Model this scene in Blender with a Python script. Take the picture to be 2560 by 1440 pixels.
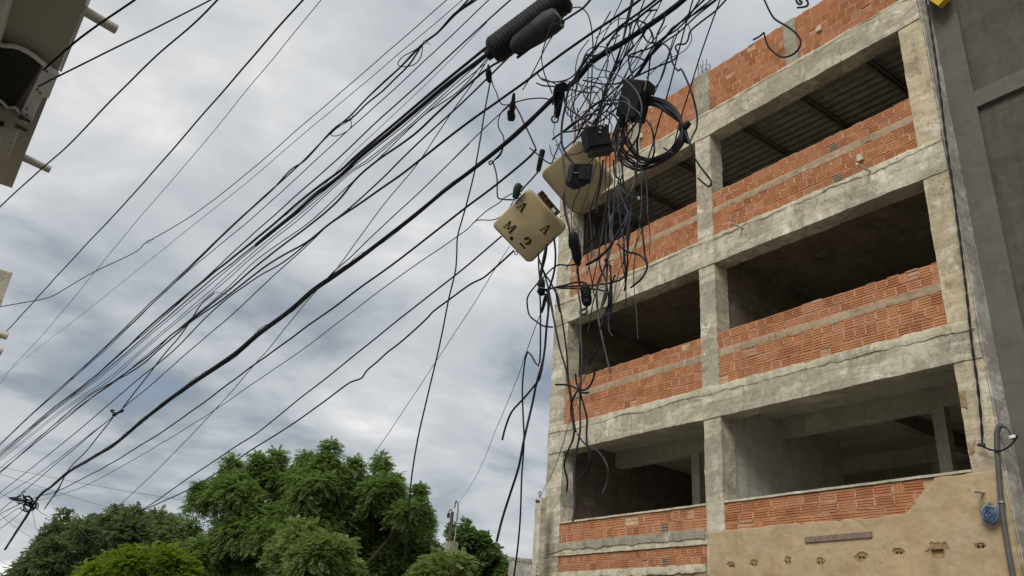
import bpy, bmesh, math, random
import numpy as np
from mathutils import Vector, Matrix, noise
R = math.radians
SC = bpy.context.scene
for o in list(bpy.data.objects):
    bpy.data.objects.remove(o)
COL = SC.collection

# ------------------------------------------------------------------ camera
cam_d = bpy.data.cameras.new('camera')
cam = bpy.data.objects.new('camera', cam_d)
COL.objects.link(cam)
cam_d.sensor_width = 36.0
cam_d.lens = 28.57
cam_d.clip_start = 0.05
cam_d.clip_end = 3000.0
_p, _r, _h = R(24.809), R(4.400), R(35.670)
fw = Vector((math.sin(_h)*math.cos(_p), math.cos(_h)*math.cos(_p), math.sin(_p)))
rt = Vector((math.cos(_h), -math.sin(_h), 0))
up = rt.cross(fw)
rt2 = math.cos(_r)*rt + math.sin(_r)*up
up2 = -math.sin(_r)*rt + math.cos(_r)*up
cam.matrix_world = Matrix(((rt2.x, up2.x, -fw.x, 0), (rt2.y, up2.y, -fw.y, 0), (rt2.z, up2.z, -fw.z, 0), (0, 0, 0, 1)))
SC.camera = cam

# ------------------------------------------------------------------ sky and sun (overcast, bright haze on the left)
SUN_DIR = Vector((-0.62, -0.30, 0.70)).normalized()      # towards the sun
sun_el = math.asin(SUN_DIR.z)
sun_az = math.atan2(SUN_DIR.x, SUN_DIR.y)
W = bpy.data.worlds.new('World')
SC.world = W
W.use_nodes = True
nt = W.node_tree
nt.nodes.clear()
def nd(t, loc=None, **kw):
    n = nt.nodes.new(t)
    for k, v in kw.items():
        setattr(n, k, v)
    return n
def lk(a, b):
    nt.links.new(a, b)
def setin(n, **kw):
    for k, v in kw.items():
        n.inputs[k.replace('_', ' ')].default_value = v
def math_n(op, a, b=None):
    n = nd('ShaderNodeMath', operation=op)
    for i, v in enumerate((a, b)):
        if v is None:
            continue
        if isinstance(v, (int, float)):
            n.inputs[i].default_value = v
        else:
            lk(v, n.inputs[i])
    return n.outputs[0]
def ramp_n(fac, stops, interp='LINEAR'):
    n = nd('ShaderNodeValToRGB')
    n.color_ramp.interpolation = interp
    e = n.color_ramp.elements
    while len(e) < len(stops):
        e.new(0.5)
    for el, (p, c) in zip(e, stops):
        el.position = p
        el.color = c if len(c) == 4 else (*c, 1)
    lk(fac, n.inputs[0])
    return n.outputs[0]
def mix_n(fac, a, b, mode='MIX'):
    n = nd('ShaderNodeMix', data_type='RGBA', blend_type=mode)
    if isinstance(fac, (int, float)):
        n.inputs[0].default_value = fac
    else:
        lk(fac, n.inputs[0])
    for i, v in ((6, a), (7, b)):
        if isinstance(v, tuple):
            n.inputs[i].default_value = (*v, 1) if len(v) == 3 else v
        else:
            lk(v, n.inputs[i])
    return n.outputs[2]
tc = nd('ShaderNodeTexCoord')
sep = nd('ShaderNodeSeparateXYZ')
lk(tc.outputs['Generated'], sep.inputs[0])
zc = math_n('MAXIMUM', sep.outputs[2], 0.0)
den = math_n('ADD', zc, 0.20)
cmb = nd('ShaderNodeCombineXYZ')
lk(math_n('DIVIDE', sep.outputs[0], den), cmb.inputs[0])
lk(math_n('DIVIDE', sep.outputs[1], den), cmb.inputs[1])
def cloud_noise(scale, off, detail=6.0, rough=0.55, dist=0.3, sx=1.0):
    mp = nd('ShaderNodeMapping')
    mp.inputs['Location'].default_value = off
    mp.inputs['Rotation'].default_value = (0, 0, R(35))
    mp.inputs['Scale'].default_value = (scale*sx, scale, scale)
    lk(cmb.outputs[0], mp.inputs[0])
    n = nd('ShaderNodeTexNoise')
    setin(n, Scale=1.0, Detail=detail, Roughness=rough, Distortion=dist)
    lk(mp.outputs[0], n.inputs[0])
    return n.outputs[0]
nA = cloud_noise(1.15, (2.9, 7.6, 0), 5, 0.52, 0.35, 0.9)
nB = cloud_noise(3.0, (4.4, 1.9, 0), 7, 0.54, 0.45, 0.9)
nC = cloud_noise(0.6, (9.6, 3.2, 0), 3, 0.5, 0.0)
s1 = math_n('ADD', math_n('MULTIPLY', nA, 0.52), math_n('MULTIPLY', nB, 0.34))
nD = cloud_noise(7.5, (1.4, 5.9, 0), 6, 0.55, 0.5, 0.9)
s2 = math_n('ADD', math_n('ADD', s1, math_n('MULTIPLY', nC, 0.14)), math_n('MULTIPLY', math_n('SUBTRACT', nD, 0.5), 0.07))
s2 = math_n('ADD', math_n('MULTIPLY', math_n('SUBTRACT', s2, 0.5), 1.22), 0.5)
# grey undersides, pale lit parts, all of one deck
deck = ramp_n(s2, [(0.34, (0.46, 0.535, 0.635)), (0.42, (0.74, 0.815, 0.90)), (0.48, (1.02, 1.085, 1.15)), (0.53, (1.17, 1.21, 1.25)), (0.58, (1.38, 1.40, 1.42)), (0.66, (1.90, 1.89, 1.86))])
sky = nd('ShaderNodeTexSky', sky_type='NISHITA')
sky.sun_disc = False
sky.sun_elevation = sun_el
sky.sun_rotation = sun_az
cover = ramp_n(math_n('ADD', math_n('MULTIPLY', nA, 0.5), math_n('MULTIPLY', nB, 0.5)), [(0.33, (0.80,)*3), (0.42, (0.98,)*3)])
CLOUD_K = 2.65
deckk = mix_n(1.0, deck, (CLOUD_K,)*3, 'MULTIPLY')
skyk = mix_n(1.0, sky.outputs[0], (1.0, 1.0, 1.0), 'MULTIPLY')
skyc = mix_n(cover, skyk, deckk)
bg = nd('ShaderNodeBackground')
bg.inputs[1].default_value = 0.1
lk(skyc, bg.inputs[0])
wo = nd('ShaderNodeOutputWorld')
lk(bg.outputs[0], wo.inputs[0])

sun_d = bpy.data.lights.new('sun', 'SUN')
sun_d.energy = 1.5
sun_d.angle = R(32)
sun_d.color = (1.0, 0.95, 0.87)
sun = bpy.data.objects.new('sun', sun_d)
COL.objects.link(sun)
sun.rotation_euler = (-SUN_DIR).to_track_quat('-Z', 'Y').to_euler()

vs = SC.view_settings
vs.view_transform = 'Standard'
vs.look = 'None'
vs.gamma = 1.0
vs.use_curve_mapping = False
vs.exposure = 0.95
SC.render.engine = 'CYCLES'
SC.cycles.max_bounces = 6
SC.cycles.diffuse_bounces = 4

# ------------------------------------------------------------------ materials
def material(name):
    global nt
    m = bpy.data.materials.new(name)
    m.use_nodes = True
    nt = m.node_tree
    nt.nodes.clear()
    out = nd('ShaderNodeOutputMaterial')
    b = nd('ShaderNodeBsdfPrincipled')
    lk(b.outputs[0], out.inputs[0])
    return m, b, out
def pos_n(scale=(1, 1, 1), obj=False, loc=(0, 0, 0)):
    mp = nd('ShaderNodeMapping')
    mp.inputs['Scale'].default_value = scale
    mp.inputs['Location'].default_value = loc
    if obj:
        lk(nd('ShaderNodeTexCoord').outputs['Object'], mp.inputs[0])
    else:
        lk(nd('ShaderNodeNewGeometry').outputs['Position'], mp.inputs[0])
    return mp.outputs[0]
def noise_n(vec, scale, detail=5, rough=0.55, dist=0.0):
    n = nd('ShaderNodeTexNoise')
    setin(n, Scale=scale, Detail=detail, Roughness=rough, Distortion=dist)
    lk(vec, n.inputs[0])
    return n.outputs[0]
def bump_n(b, h, strength=0.3, dist=0.01):
    n = nd('ShaderNodeBump')
    n.inputs['Strength'].default_value = strength
    n.inputs['Distance'].default_value = dist
    lk(h, n.inputs['Height'])
    lk(n.outputs[0], b.inputs['Normal'])
def concrete(name, c1, c2, pale, stain, pale_at=(0.56, 0.62), stain_at=(0.56, 0.68), streak=0.5, obj=False, fine=1.0, wash=0.0):
    m, b, _ = material(name)
    v = pos_n(obj=obj)
    a = noise_n(v, 1.6, 6, 0.6, 0.4)
    col = ramp_n(a, [(0.35, c1), (0.65, c2)])
    pm = ramp_n(noise_n(pos_n(loc=(3, 1, 8), obj=obj), 2.6, 8, 0.62, 0.8), [(pale_at[0], (0, 0, 0)), (pale_at[1], (1, 1, 1))])
    col = mix_n(math_n('MULTIPLY', pm, 0.75), col, pale)
    sm = ramp_n(noise_n(pos_n((1, 1, 0.16), obj=obj), 3.2, 7, 0.65, 0.3), [(stain_at[0], (0, 0, 0)), (stain_at[1], (1, 1, 1))])
    col = mix_n(math_n('MULTIPLY', sm, streak), col, stain)
    f = noise_n(v, 38, 6, 0.7)
    board = ramp_n(noise_n(pos_n((.5, .35, 9), obj=obj), 1.6, 4, 0.6), [(0.36, (0.80, 0.79, 0.77)), (0.5, (1, 1, 1)), (0.66, (1.07, 1.07, 1.06))])
    col = mix_n(0.2+0.55*fine, col, board, 'MULTIPLY')
    blot = ramp_n(noise_n(pos_n(loc=(7, 4, 2), obj=obj), 4.3, 9, 0.68, 1.2), [(0.36, (0.66, 0.65, 0.62)), (0.47, (1, 1, 1)), (0.62, (1.16, 1.16, 1.17))])
    col = mix_n(0.3+0.5*fine, col, blot, 'MULTIPLY')
    if wash:
        wm = ramp_n(noise_n(pos_n((1, .55, 1.7), loc=(1, 9, 4), obj=obj), 1.5, 9, 0.62, 0.7), [(0.495, (0, 0, 0)), (0.525, (1, 1, 1))])
        col = mix_n(math_n('MULTIPLY', wm, wash), col, tuple(x*.62 for x in c1))
    drip = ramp_n(noise_n(pos_n((5.5, 5.5, .35), obj=obj), 2.2, 5, 0.6, 0.2), [(0.52, (1, 1, 1)), (0.72, (0.72, 0.70, 0.66))])
    col = mix_n(streak, col, drip, 'MULTIPLY')
    spk = ramp_n(f, [(0.30, (0.62, 0.60, 0.57)), (0.44, (1, 1, 1)), (0.7, (1.08, 1.08, 1.07))])
    col = mix_n(fine, col, spk, 'MULTIPLY')
    honey = math_n('MULTIPLY', ramp_n(noise_n(v, 2.1, 3, 0.5), [(0.50, (0, 0, 0)), (0.60, (1, 1, 1))]), ramp_n(noise_n(v, 24, 4, 0.6), [(0.36, (1, 1, 1)), (0.46, (0, 0, 0))]))
    col = mix_n(math_n('MULTIPLY', honey, fine*0.55), col, (0.11, 0.10, 0.085))
    lk(col, b.inputs['Base Color'])
    b.inputs['Roughness'].default_value = 0.93
    b.inputs['Specular IOR Level'].default_value = 0.15
    h = math_n('ADD', math_n('MULTIPLY', noise_n(v, 9, 6, 0.65), 1.0), math_n('MULTIPLY', f, 0.35))
    bump_n(b, h, 0.25+0.30*fine, 0.02)
    return m
def plain(name, c, rough=0.6, var=0.12, scale=8.0, spec=0.3, metal=0.0, bump=0.0, obj=False):
    m, b, _ = material(name)
    v = pos_n(obj=obj)
    n = noise_n(v, scale, 6, 0.6, 0.2)
    lo = tuple(x*(1-var) for x in c)
    hi = tuple(min(1, x*(1+var)) for x in c)
    lk(ramp_n(n, [(0.3, lo), (0.7, hi)]), b.inputs['Base Color'])
    b.inputs['Roughness'].default_value = rough
    b.inputs['Specular IOR Level'].default_value = spec
    b.inputs['Metallic'].default_value = metal
    if bump:
        bump_n(b, noise_n(v, scale*4, 5, 0.6), bump, 0.01)
    return m
def brick_mat(name, source):
    m, b, _ = material(name)
    if source == 'object':
        rnd = nd('ShaderNodeObjectInfo').outputs['Random']
    else:
        rnd = nd('ShaderNodeNewGeometry').outputs['Random Per Island']
    col = ramp_n(rnd, [(0.0, (0.36, 0.150, 0.072)), (0.2, (0.41, 0.178, 0.086)), (0.5, (0.445, 0.198, 0.098)), (0.85, (0.47, 0.218, 0.112)), (0.98, (0.45, 0.22, 0.13)), (0.994, (0.20, 0.165, 0.13))])
    v = pos_n()
    d = noise_n(v, 9, 6, 0.65, 0.3)
    col = mix_n(math_n('MULTIPLY', ramp_n(d, [(0.55, (0, 0, 0)), (0.72, (1, 1, 1))]), 0.45), col, (0.46, 0.33, 0.24))
    col = mix_n(1.0, col, ramp_n(noise_n(v, 3.0, 5, 0.6), [(0.3, (0.78, 0.77, 0.76)), (0.6, (1.05, 1.04, 1.03))]), 'MULTIPLY')
    lk(col, b.inputs['Base Color'])
    b.inputs['Roughness'].default_value = 0.9
    b.inputs['Specular IOR Level'].default_value = 0.15
    bump_n(b, noise_n(v, 90, 4, 0.6), 0.25, 0.004)
    return m
M = {}
M['concrete'] = concrete('concrete', (0.375, 0.345, 0.265), (0.50, 0.465, 0.365), (0.64, 0.61, 0.52), (0.25, 0.225, 0.17), wash=0.5)
M['pillar'] = concrete('pillar_concrete', (0.40, 0.34, 0.23), (0.52, 0.455, 0.325), (0.60, 0.56, 0.46), (0.27, 0.235, 0.175), wash=0.3)
M['cement'] = concrete('cement_mortar', (0.30, 0.225, 0.15), (0.38, 0.29, 0.20), (0.43, 0.35, 0.255), (0.21, 0.155, 0.105))
M['grey_patch'] = concrete('grey_render', (0.235, 0.22, 0.17), (0.33, 0.315, 0.245), (0.45, 0.435, 0.37), (0.17, 0.15, 0.105))
M['pale_patch'] = concrete('pale_render', (0.42, 0.39, 0.285), (0.53, 0.50, 0.385), (0.60, 0.575, 0.48), (0.28, 0.25, 0.18))
M['joint'] = concrete('brick_joint_mortar', (0.42, 0.265, 0.165), (0.50, 0.335, 0.22), (0.53, 0.40, 0.29), (0.34, 0.20, 0.125))
M['tan_render'] = concrete('tan_render', (0.365, 0.270, 0.160), (0.445, 0.340, 0.208), (0.43, 0.37, 0.265), (0.34, 0.255, 0.155), pale_at=(0.46, 0.72), stain_at=(0.48, 0.8), streak=0.25, fine=0.08)
M['end_wall'] = concrete('end_wall_render', (0.34, 0.32, 0.285), (0.46, 0.44, 0.40), (0.58, 0.565, 0.53), (0.22, 0.195, 0.16), wash=0.5)
M['grey_wall'] = concrete('grey_wall_render', (0.078, 0.076, 0.066), (0.100, 0.097, 0.085), (0.125, 0.121, 0.108), (0.062, 0.061, 0.052), pale_at=(0.45, 0.85), stain_at=(0.45, 0.75), streak=0.6, fine=0.12, wash=0.22)
M['grey_trim'] = concrete('grey_trim_render', (0.112, 0.107, 0.094), (0.130, 0.125, 0.110), (0.138, 0.133, 0.119), (0.094, 0.090, 0.077), pale_at=(0.45, 0.85), stain_at=(0.45, 0.85), streak=0.3, fine=0.06)
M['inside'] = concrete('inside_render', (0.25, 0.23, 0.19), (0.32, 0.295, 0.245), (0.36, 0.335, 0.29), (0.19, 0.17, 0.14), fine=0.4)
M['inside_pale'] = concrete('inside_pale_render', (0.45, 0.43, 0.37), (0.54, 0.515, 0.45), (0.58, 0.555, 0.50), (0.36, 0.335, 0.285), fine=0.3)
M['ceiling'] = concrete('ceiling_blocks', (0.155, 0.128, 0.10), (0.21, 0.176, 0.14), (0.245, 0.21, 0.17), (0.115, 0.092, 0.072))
M['brick'] = brick_mat('fired_clay', 'object')
M['brick_joined'] = brick_mat('fired_clay_joined', 'island')
M['hole'] = plain('broken_clay', (0.29, 0.20, 0.115), 0.95, 0.3, 30, 0.1)
M['sheet'] = plain('weathered_roof_sheet', (0.30, 0.30, 0.275), 0.7, 0.22, 5, 0.3)
M['purlin'] = plain('rusty_steel', (0.17, 0.14, 0.115), 0.8, 0.3, 9, 0.2)
M['soffit'] = plain('beige_soffit_paint', (0.365, 0.35, 0.295), 0.85, 0.07, 1.3, 0.2, bump=0.04)
M['white_paint'] = plain('off_white_paint', (0.62, 0.61, 0.57), 0.7, 0.06, 3, 0.3)
M['white_metal'] = plain('white_enamel', (0.62, 0.64, 0.65), 0.45, 0.12, 14, 0.4)
M['mesh_dark'] = plain('dark_coil_mesh', (0.045, 0.043, 0.038), 0.7, 0.25, 40, 0.3)
M['pvc'] = plain('dirty_white_pvc', (0.42, 0.39, 0.33), 0.5, 0.18, 9, 0.4)
M['pvc_pale'] = plain('pale_pink_pvc', (0.55, 0.42, 0.34), 0.5, 0.15, 9, 0.4)
M['black'] = plain('black_cable_sheath', (0.011, 0.012, 0.017), 0.6, 0.3, 20, 0.22)
M['grey_cable'] = plain('blue_grey_cable_sheath', (0.045, 0.053, 0.066), 0.6, 0.25, 14, 0.35)
M['black_plastic'] = plain('black_plastic', (0.012, 0.0125, 0.0155), 0.62, 0.35, 12, 0.22, bump=0.1)
M['dark_grey_plastic'] = plain('dark_grey_plastic', (0.028, 0.028, 0.030), 0.65, 0.25, 12, 0.3, bump=0.08)
M['cream'] = plain('cream_box_plastic', (0.47, 0.385, 0.225), 0.55, 0.16, 5, 0.3)
M['cream_dirty'] = plain('cream_hinge_plastic', (0.20, 0.125, 0.075), 0.7, 0.35, 60, 0.25)
M['ink'] = plain('stencil_ink', (0.045, 0.022, 0.014), 0.8, 0.3, 60, 0.1)
M['white_label'] = plain('white_label', (0.8, 0.8, 0.8), 0.5, 0.03, 20, 0.3)
M['green'] = plain('green_clip_plastic', (0.022, 0.055, 0.022), 0.45, 0.25, 60, 0.4)
M['steel'] = plain('dull_steel', (0.30, 0.29, 0.26), 0.45, 0.2, 30, 0.5, metal=0.7)
M['rust'] = plain('rusty_bar', (0.09, 0.065, 0.055), 0.8, 0.3, 40, 0.2)
M['wood'] = plain('grey_board', (0.20, 0.155, 0.12), 0.85, 0.35, 18, 0.15, bump=0.2)
M['blue_rope'] = plain('blue_hose', (0.085, 0.155, 0.28), 0.5, 0.3, 30, 0.35)
M['conduit'] = plain('dark_grey_conduit', (0.085, 0.088, 0.085), 0.5, 0.2, 7, 0.35)
M['yellow'] = plain('yellow_paint', (0.58, 0.36, 0.015), 0.5, 0.1, 6, 0.35)
M['red'] = plain('faded_red_paint', (0.17, 0.055, 0.042), 0.6, 0.15, 2, 0.3)
M['post'] = concrete('post_concrete', (0.40, 0.37, 0.29), (0.50, 0.47, 0.38), (0.56, 0.53, 0.45), (0.30, 0.27, 0.2))
M['cobble'] = concrete('granite_cobbles', (0.20, 0.185, 0.165), (0.28, 0.262, 0.235), (0.32, 0.30, 0.27), (0.15, 0.14, 0.125))
M['paving'] = concrete('paving', (0.26, 0.245, 0.215), (0.34, 0.32, 0.285), (0.38, 0.36, 0.32), (0.2, 0.185, 0.16))
M['earth'] = concrete('dry_earth', (0.24, 0.185, 0.12), (0.33, 0.26, 0.175), (0.36, 0.30, 0.22), (0.19, 0.15, 0.10))
M['bark'] = plain('bark', (0.055, 0.045, 0.034), 0.9, 0.35, 12, 0.1, bump=0.3)
def leaf_mat(name, lo, mid, hi):
    m, b, out = material(name)
    rnd = nd('ShaderNodeNewGeometry').outputs['Random Per Island']
    big = noise_n(pos_n(), 0.9, 4, 0.6)
    f = math_n('ADD', math_n('MULTIPLY', rnd, 0.55), math_n('MULTIPLY', ramp_n(big, [(0.36, (0, 0, 0)), (0.64, (1, 1, 1))]), 0.45))
    col = ramp_n(f, [(0.05, lo), (0.5, mid), (0.95, hi)])
    lk(col, b.inputs['Base Color'])
    b.inputs['Roughness'].default_value = 0.5
    b.inputs['Specular IOR Level'].default_value = 0.28
    tr = nd('ShaderNodeBsdfTranslucent')
    lk(mix_n(1.0, col, (1.25, 1.45, 0.75), 'MULTIPLY'), tr.inputs[0])
    mx = nd('ShaderNodeMixShader')
    mx.inputs[0].default_value = 0.5
    lk(b.outputs[0], mx.inputs[1])
    lk(tr.outputs[0], mx.inputs[2])
    lk(mx.outputs[0], out.inputs[0])
    return m
M['leaf_big'] = leaf_mat('neem_leaves', (0.1078, 0.154, 0.0536), (0.1515, 0.2094, 0.0756), (0.2157, 0.2801, 0.1166))
M['leaf_front'] = leaf_mat('young_neem_leaves', (0.1349, 0.1829, 0.0662), (0.1862, 0.2397, 0.0946), (0.2503, 0.3027, 0.134))
M['leaf_dark'] = leaf_mat('dark_leaves', (0.0719, 0.1009, 0.0536), (0.1078, 0.145, 0.0725), (0.2119, 0.2397, 0.134))
M['leaf_lime'] = leaf_mat('lime_leaves', (0.107, 0.1577, 0.0202), (0.169, 0.2309, 0.0293), (0.2422, 0.2985, 0.0451))
M['leaf_round'] = leaf_mat('round_leaves', (0.0693, 0.1161, 0.041), (0.1078, 0.1704, 0.0631), (0.1734, 0.2397, 0.0979))

# ------------------------------------------------------------------ mesh helpers
def tag(o, label=None, cat=None, group=None, kind=None):
    if label: o['label'] = label
    if cat: o['category'] = cat
    if group: o['group'] = group
    if kind: o['kind'] = kind
    return o
def empty(name, loc=(0, 0, 0)):
    o = bpy.data.objects.new(name, None)
    o.empty_display_size = 0.1
    o.location = loc
    COL.objects.link(o)
    return o
def link(name, me, parent=None):
    o = bpy.data.objects.new(name, me)
    COL.objects.link(o)
    if parent is not None:
        o.parent = parent
        p, off = parent, Vector((0, 0, 0))
        while p is not None:
            off += p.location
            p = p.parent
        o.location = -off          # meshes are modelled in world coordinates
    return o
class MB:
    def __init__(s):
        s.v, s.f, s.mi = [], [], []
    def add(s, vs, fs, mi=0):
        k = len(s.v)
        s.v.extend(vs)
        s.f.extend([tuple(i+k for i in f) for f in fs])
        s.mi.extend([mi]*len(fs))
    def box(s, x0, x1, y0, y1, z0, z1, mi=0):
        vs = [(x, y, z) for x in (x0, x1) for y in (y0, y1) for z in (z0, z1)]
        s.add(vs, [(0, 1, 3, 2), (4, 6, 7, 5), (0, 4, 5, 1), (2, 3, 7, 6), (0, 2, 6, 4), (1, 5, 7, 3)], mi)
    def obox(s, c, ex, ey, ez, a, b, d, mi=0):
        c, ex, ey, ez = map(Vector, (c, ex, ey, ez))
        vs = [c+ex*sx*a+ey*sy*b+ez*sz*d for sx in (-1, 1) for sy in (-1, 1) for sz in (-1, 1)]
        s.add(vs, [(0, 1, 3, 2), (4, 6, 7, 5), (0, 4, 5, 1), (2, 3, 7, 6), (0, 2, 6, 4), (1, 5, 7, 3)], mi)
    def tube(s, pts, r, n=6, caps=True, mi=0):
        pts = [Vector(p) for p in pts]
        rs = r if isinstance(r, (list, tuple)) else [r]*len(pts)
        k = len(s.v)
        prev = None
        for i, p in enumerate(pts):
            t = (pts[min(i+1, len(pts)-1)]-pts[max(i-1, 0)])
            if t.length < 1e-9:
                t = Vector((0, 0, 1))
            t.normalize()
            if prev is None:
                a = Vector((0, 0, 1)) if abs(t.z) < 0.9 else Vector((1, 0, 0))
                u = t.cross(a).normalized()
            else:
                u = prev-t*prev.dot(t)
                if u.length < 1e-6:
                    u = t.orthogonal()
                u.normalize()
            prev = u
            w = t.cross(u)
            for j in range(n):
                a = 2*math.pi*j/n
                s.v.append(p+(u*math.cos(a)+w*math.sin(a))*rs[i])
        for i in range(len(pts)-1):
            for j in range(n):
                a, b = k+i*n+j, k+i*n+(j+1) % n
                s.f.append((a, b, b+n, a+n))
                s.mi.append(mi)
        if caps:
            s.f.append(tuple(k+j for j in reversed(range(n)))); s.mi.append(mi)
            e = k+(len(pts)-1)*n
            s.f.append(tuple(e+j for j in range(n))); s.mi.append(mi)
    def mesh(s, name, mats, smooth=True, ang=40):
        me = bpy.data.meshes.new(name)
        me.from_pydata([tuple(v) for v in s.v], [], s.f)
        for m in (mats if isinstance(mats, (list, tuple)) else [mats]):
            me.materials.append(m)
        if any(s.mi):
            me.polygons.foreach_set('material_index', s.mi)
        if smooth:
            me.polygons.foreach_set('use_smooth', [True]*len(me.polygons))
            me.set_sharp_from_angle(angle=R(ang))
        me.update()
        return me
    def build(s, name, mats, parent=None, smooth=True, ang=40):
        return link(name, s.mesh(name, mats, smooth, ang), parent)
def spline(pts, step=0.05, nmin=2, nmax=14):
    P = [Vector(p) for p in pts]
    if len(P) < 3:
        return P
    out = []
    for i in range(len(P)-1):
        p0 = P[i-1] if i > 0 else P[i]*2-P[i+1]
        p1, p2 = P[i], P[i+1]
        p3 = P[i+2] if i+2 < len(P) else P[i+1]*2-P[i]
        d1, d2, d3 = ((b-a).length**0.5+1e-6 for a, b in ((p0, p1), (p1, p2), (p2, p3)))
        m1 = ((p1-p0)/d1-(p2-p0)/(d1+d2)+(p2-p1)/d2)*d2
        m2 = ((p2-p1)/d2-(p3-p1)/(d2+d3)+(p3-p2)/d3)*d2
        n = max(nmin, min(nmax, int((p2-p1).length/step)))
        for k in range(n):
            t = k/n
            out.append(p1*(2*t**3-3*t*t+1)+m1*(t**3-2*t*t+t)+p2*(-2*t**3+3*t*t)+m2*(t**3-t*t))
    out.append(P[-1])
    return out
def rough_box(mb, x0, x1, y0, y1, z0, z1, cell=0.07, amp=0.006, mi=0):
    nx, ny, nz = (max(1, round((b-a)/cell)) for a, b in ((x0, x1), (y0, y1), (z0, z1)))
    idx, vs, fs = {}, [], []
    def vid(i, j, k):
        key = (i, j, k)
        if key not in idx:
            p = Vector((x0+(x1-x0)*i/nx, y0+(y1-y0)*j/ny, z0+(z1-z0)*k/nz))
            d = noise.noise_vector(p*3.1)*amp+noise.noise_vector(p*11.0)*amp*0.7
            idx[key] = len(vs)
            vs.append(p+d)
        return idx[key]
    for i in (0, nx):
        for j in range(ny):
            for k in range(nz):
                q = (vid(i, j, k), vid(i, j+1, k), vid(i, j+1, k+1), vid(i, j, k+1))
                fs.append(q if i else q[::-1])
    for j in (0, ny):
        for i in range(nx):
            for k in range(nz):
                q = (vid(i, j, k), vid(i+1, j, k), vid(i+1, j, k+1), vid(i, j, k+1))
                fs.append(q[::-1] if j else q)
    for k in (0, nz):
        for i in range(nx):
            for j in range(ny):
                q = (vid(i, j, k), vid(i+1, j, k), vid(i+1, j+1, k), vid(i, j+1, k))
                fs.append(q if k else q[::-1])
    mb.add(vs, fs, mi)
def ragged(mb, y0, y1, z0, z1, x, depth, mask, cell=0.025, amp=0.004, mi=0, dent=None):
    """A thin skin of render on a wall facing -x; mask(y,z) says where it still clings."""
    ny, nz = max(1, round((y1-y0)/cell)), max(1, round((z1-z0)/cell))
    keep = [[mask(y0+(j+.5)*(y1-y0)/ny, z0+(k+.5)*(z1-z0)/nz) for k in range(nz)] for j in range(ny)]
    idx, vs, fs, mis = {}, [], [], []
    def vid(j, k, back):
        key = (j, k, back)
        if key not in idx:
            p = Vector((x, y0+(y1-y0)*j/ny, z0+(z1-z0)*k/nz))
            jit = noise.noise_vector(p*21.0)*cell*0.45
            jit.x = 0
            p = p+jit
            if back:
                p.x = x+depth
            else:
                p.x = x+noise.noise(p*5.0)*amp+noise.noise(p*17.0)*amp*.6+(dent(p.y, p.z) if dent else 0)
            idx[key] = len(vs)
            vs.append(p)
        return idx[key]
    for j in range(ny):
        for k in range(nz):
            if not keep[j][k]:
                continue
            fs.append((vid(j, k, 0), vid(j, k+1, 0), vid(j+1, k+1, 0), vid(j+1, k, 0)))
            dd = dent(y0+(j+.5)*(y1-y0)/ny, z0+(k+.5)*(z1-z0)/nz) if dent else 0
            mis.append(1 if dd > 0.008 else mi)
            for (dj, dk, a, b) in ((-1, 0, (j, k), (j, k+1)), (1, 0, (j+1, k+1), (j+1, k)), (0, -1, (j+1, k), (j, k)), (0, 1, (j, k+1), (j+1, k+1))):
                jj, kk = j+dj, k+dk
                if not (0 <= jj < ny and 0 <= kk < nz and keep[jj][kk]):
                    fs.append((vid(*a, 0), vid(*a, 1), vid(*b, 1), vid(*b, 0)))
                    mis.append(mi)
    o = len(mb.v)
    mb.v.extend(vs)
    mb.f.extend([tuple(i+o for i in f) for f in fs])
    mb.mi.extend(mis)
def strip(mb, y0, y1, lo, hi, x, depth, cell=0.02, nz=4, amp=0.004, dent=None):
    """A skin between two wandering edges lo(y), hi(y) on a wall facing -x."""
    ny = max(2, round((y1-y0)/cell))
    vs, fs, mis = [], [], []
    for j in range(ny+1):
        y = y0+(y1-y0)*j/ny
        a, b = lo(y), max(lo(y)+.002, hi(y))
        for k in range(nz+1):
            z = a+(b-a)*k/nz
            p = Vector((x, y, z))
            d = noise.noise(p*5.0)*amp+noise.noise(p*17.0)*amp*.6
            edge = .12*depth if k in (0, nz) else 0
            vs.append((x+d+edge+(dent(y, z) if dent else 0), y, z))
        vs.append((x+depth, y, a)); vs.append((x+depth, y, b))
    w = nz+3
    for j in range(ny):
        o, q = j*w, (j+1)*w
        for k in range(nz):
            fs.append((o+k, o+k+1, q+k+1, q+k))
            if dent:
                yc, zc_ = y0+(y1-y0)*(j+.5)/ny, (vs[o+k][2]+vs[o+k+1][2])/2
                mis.append(1 if dent(yc, zc_) > .008 else 0)
            else:
                mis.append(0)
        fs.append((o+nz+1, o, q, q+nz+1)); fs.append((o+nz, o+nz+2, q+nz+2, q+nz)); mis += [0, 0]
    fs.append(tuple(range(nz+1))+(nz+2, nz+1)); e = ny*w
    fs.append(tuple(reversed(range(e, e+nz+1)))+(e+nz+1, e+nz+2)); mis += [0, 0]
    o = len(mb.v)
    mb.v.extend(vs); mb.f.extend([tuple(i+o for i in f) for f in fs]); mb.mi.extend(mis)
def nz1(a, b=0.0, s=1.0):
    return noise.noise(Vector((a*s, b*s, 3.7)))
def fbm(y, z, s=1.0, seed=0.0):
    p = Vector((y*s, z*s, seed))
    return noise.noise(p)+0.5*noise.noise(p*2.1)+0.25*noise.noise(p*4.3)
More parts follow.
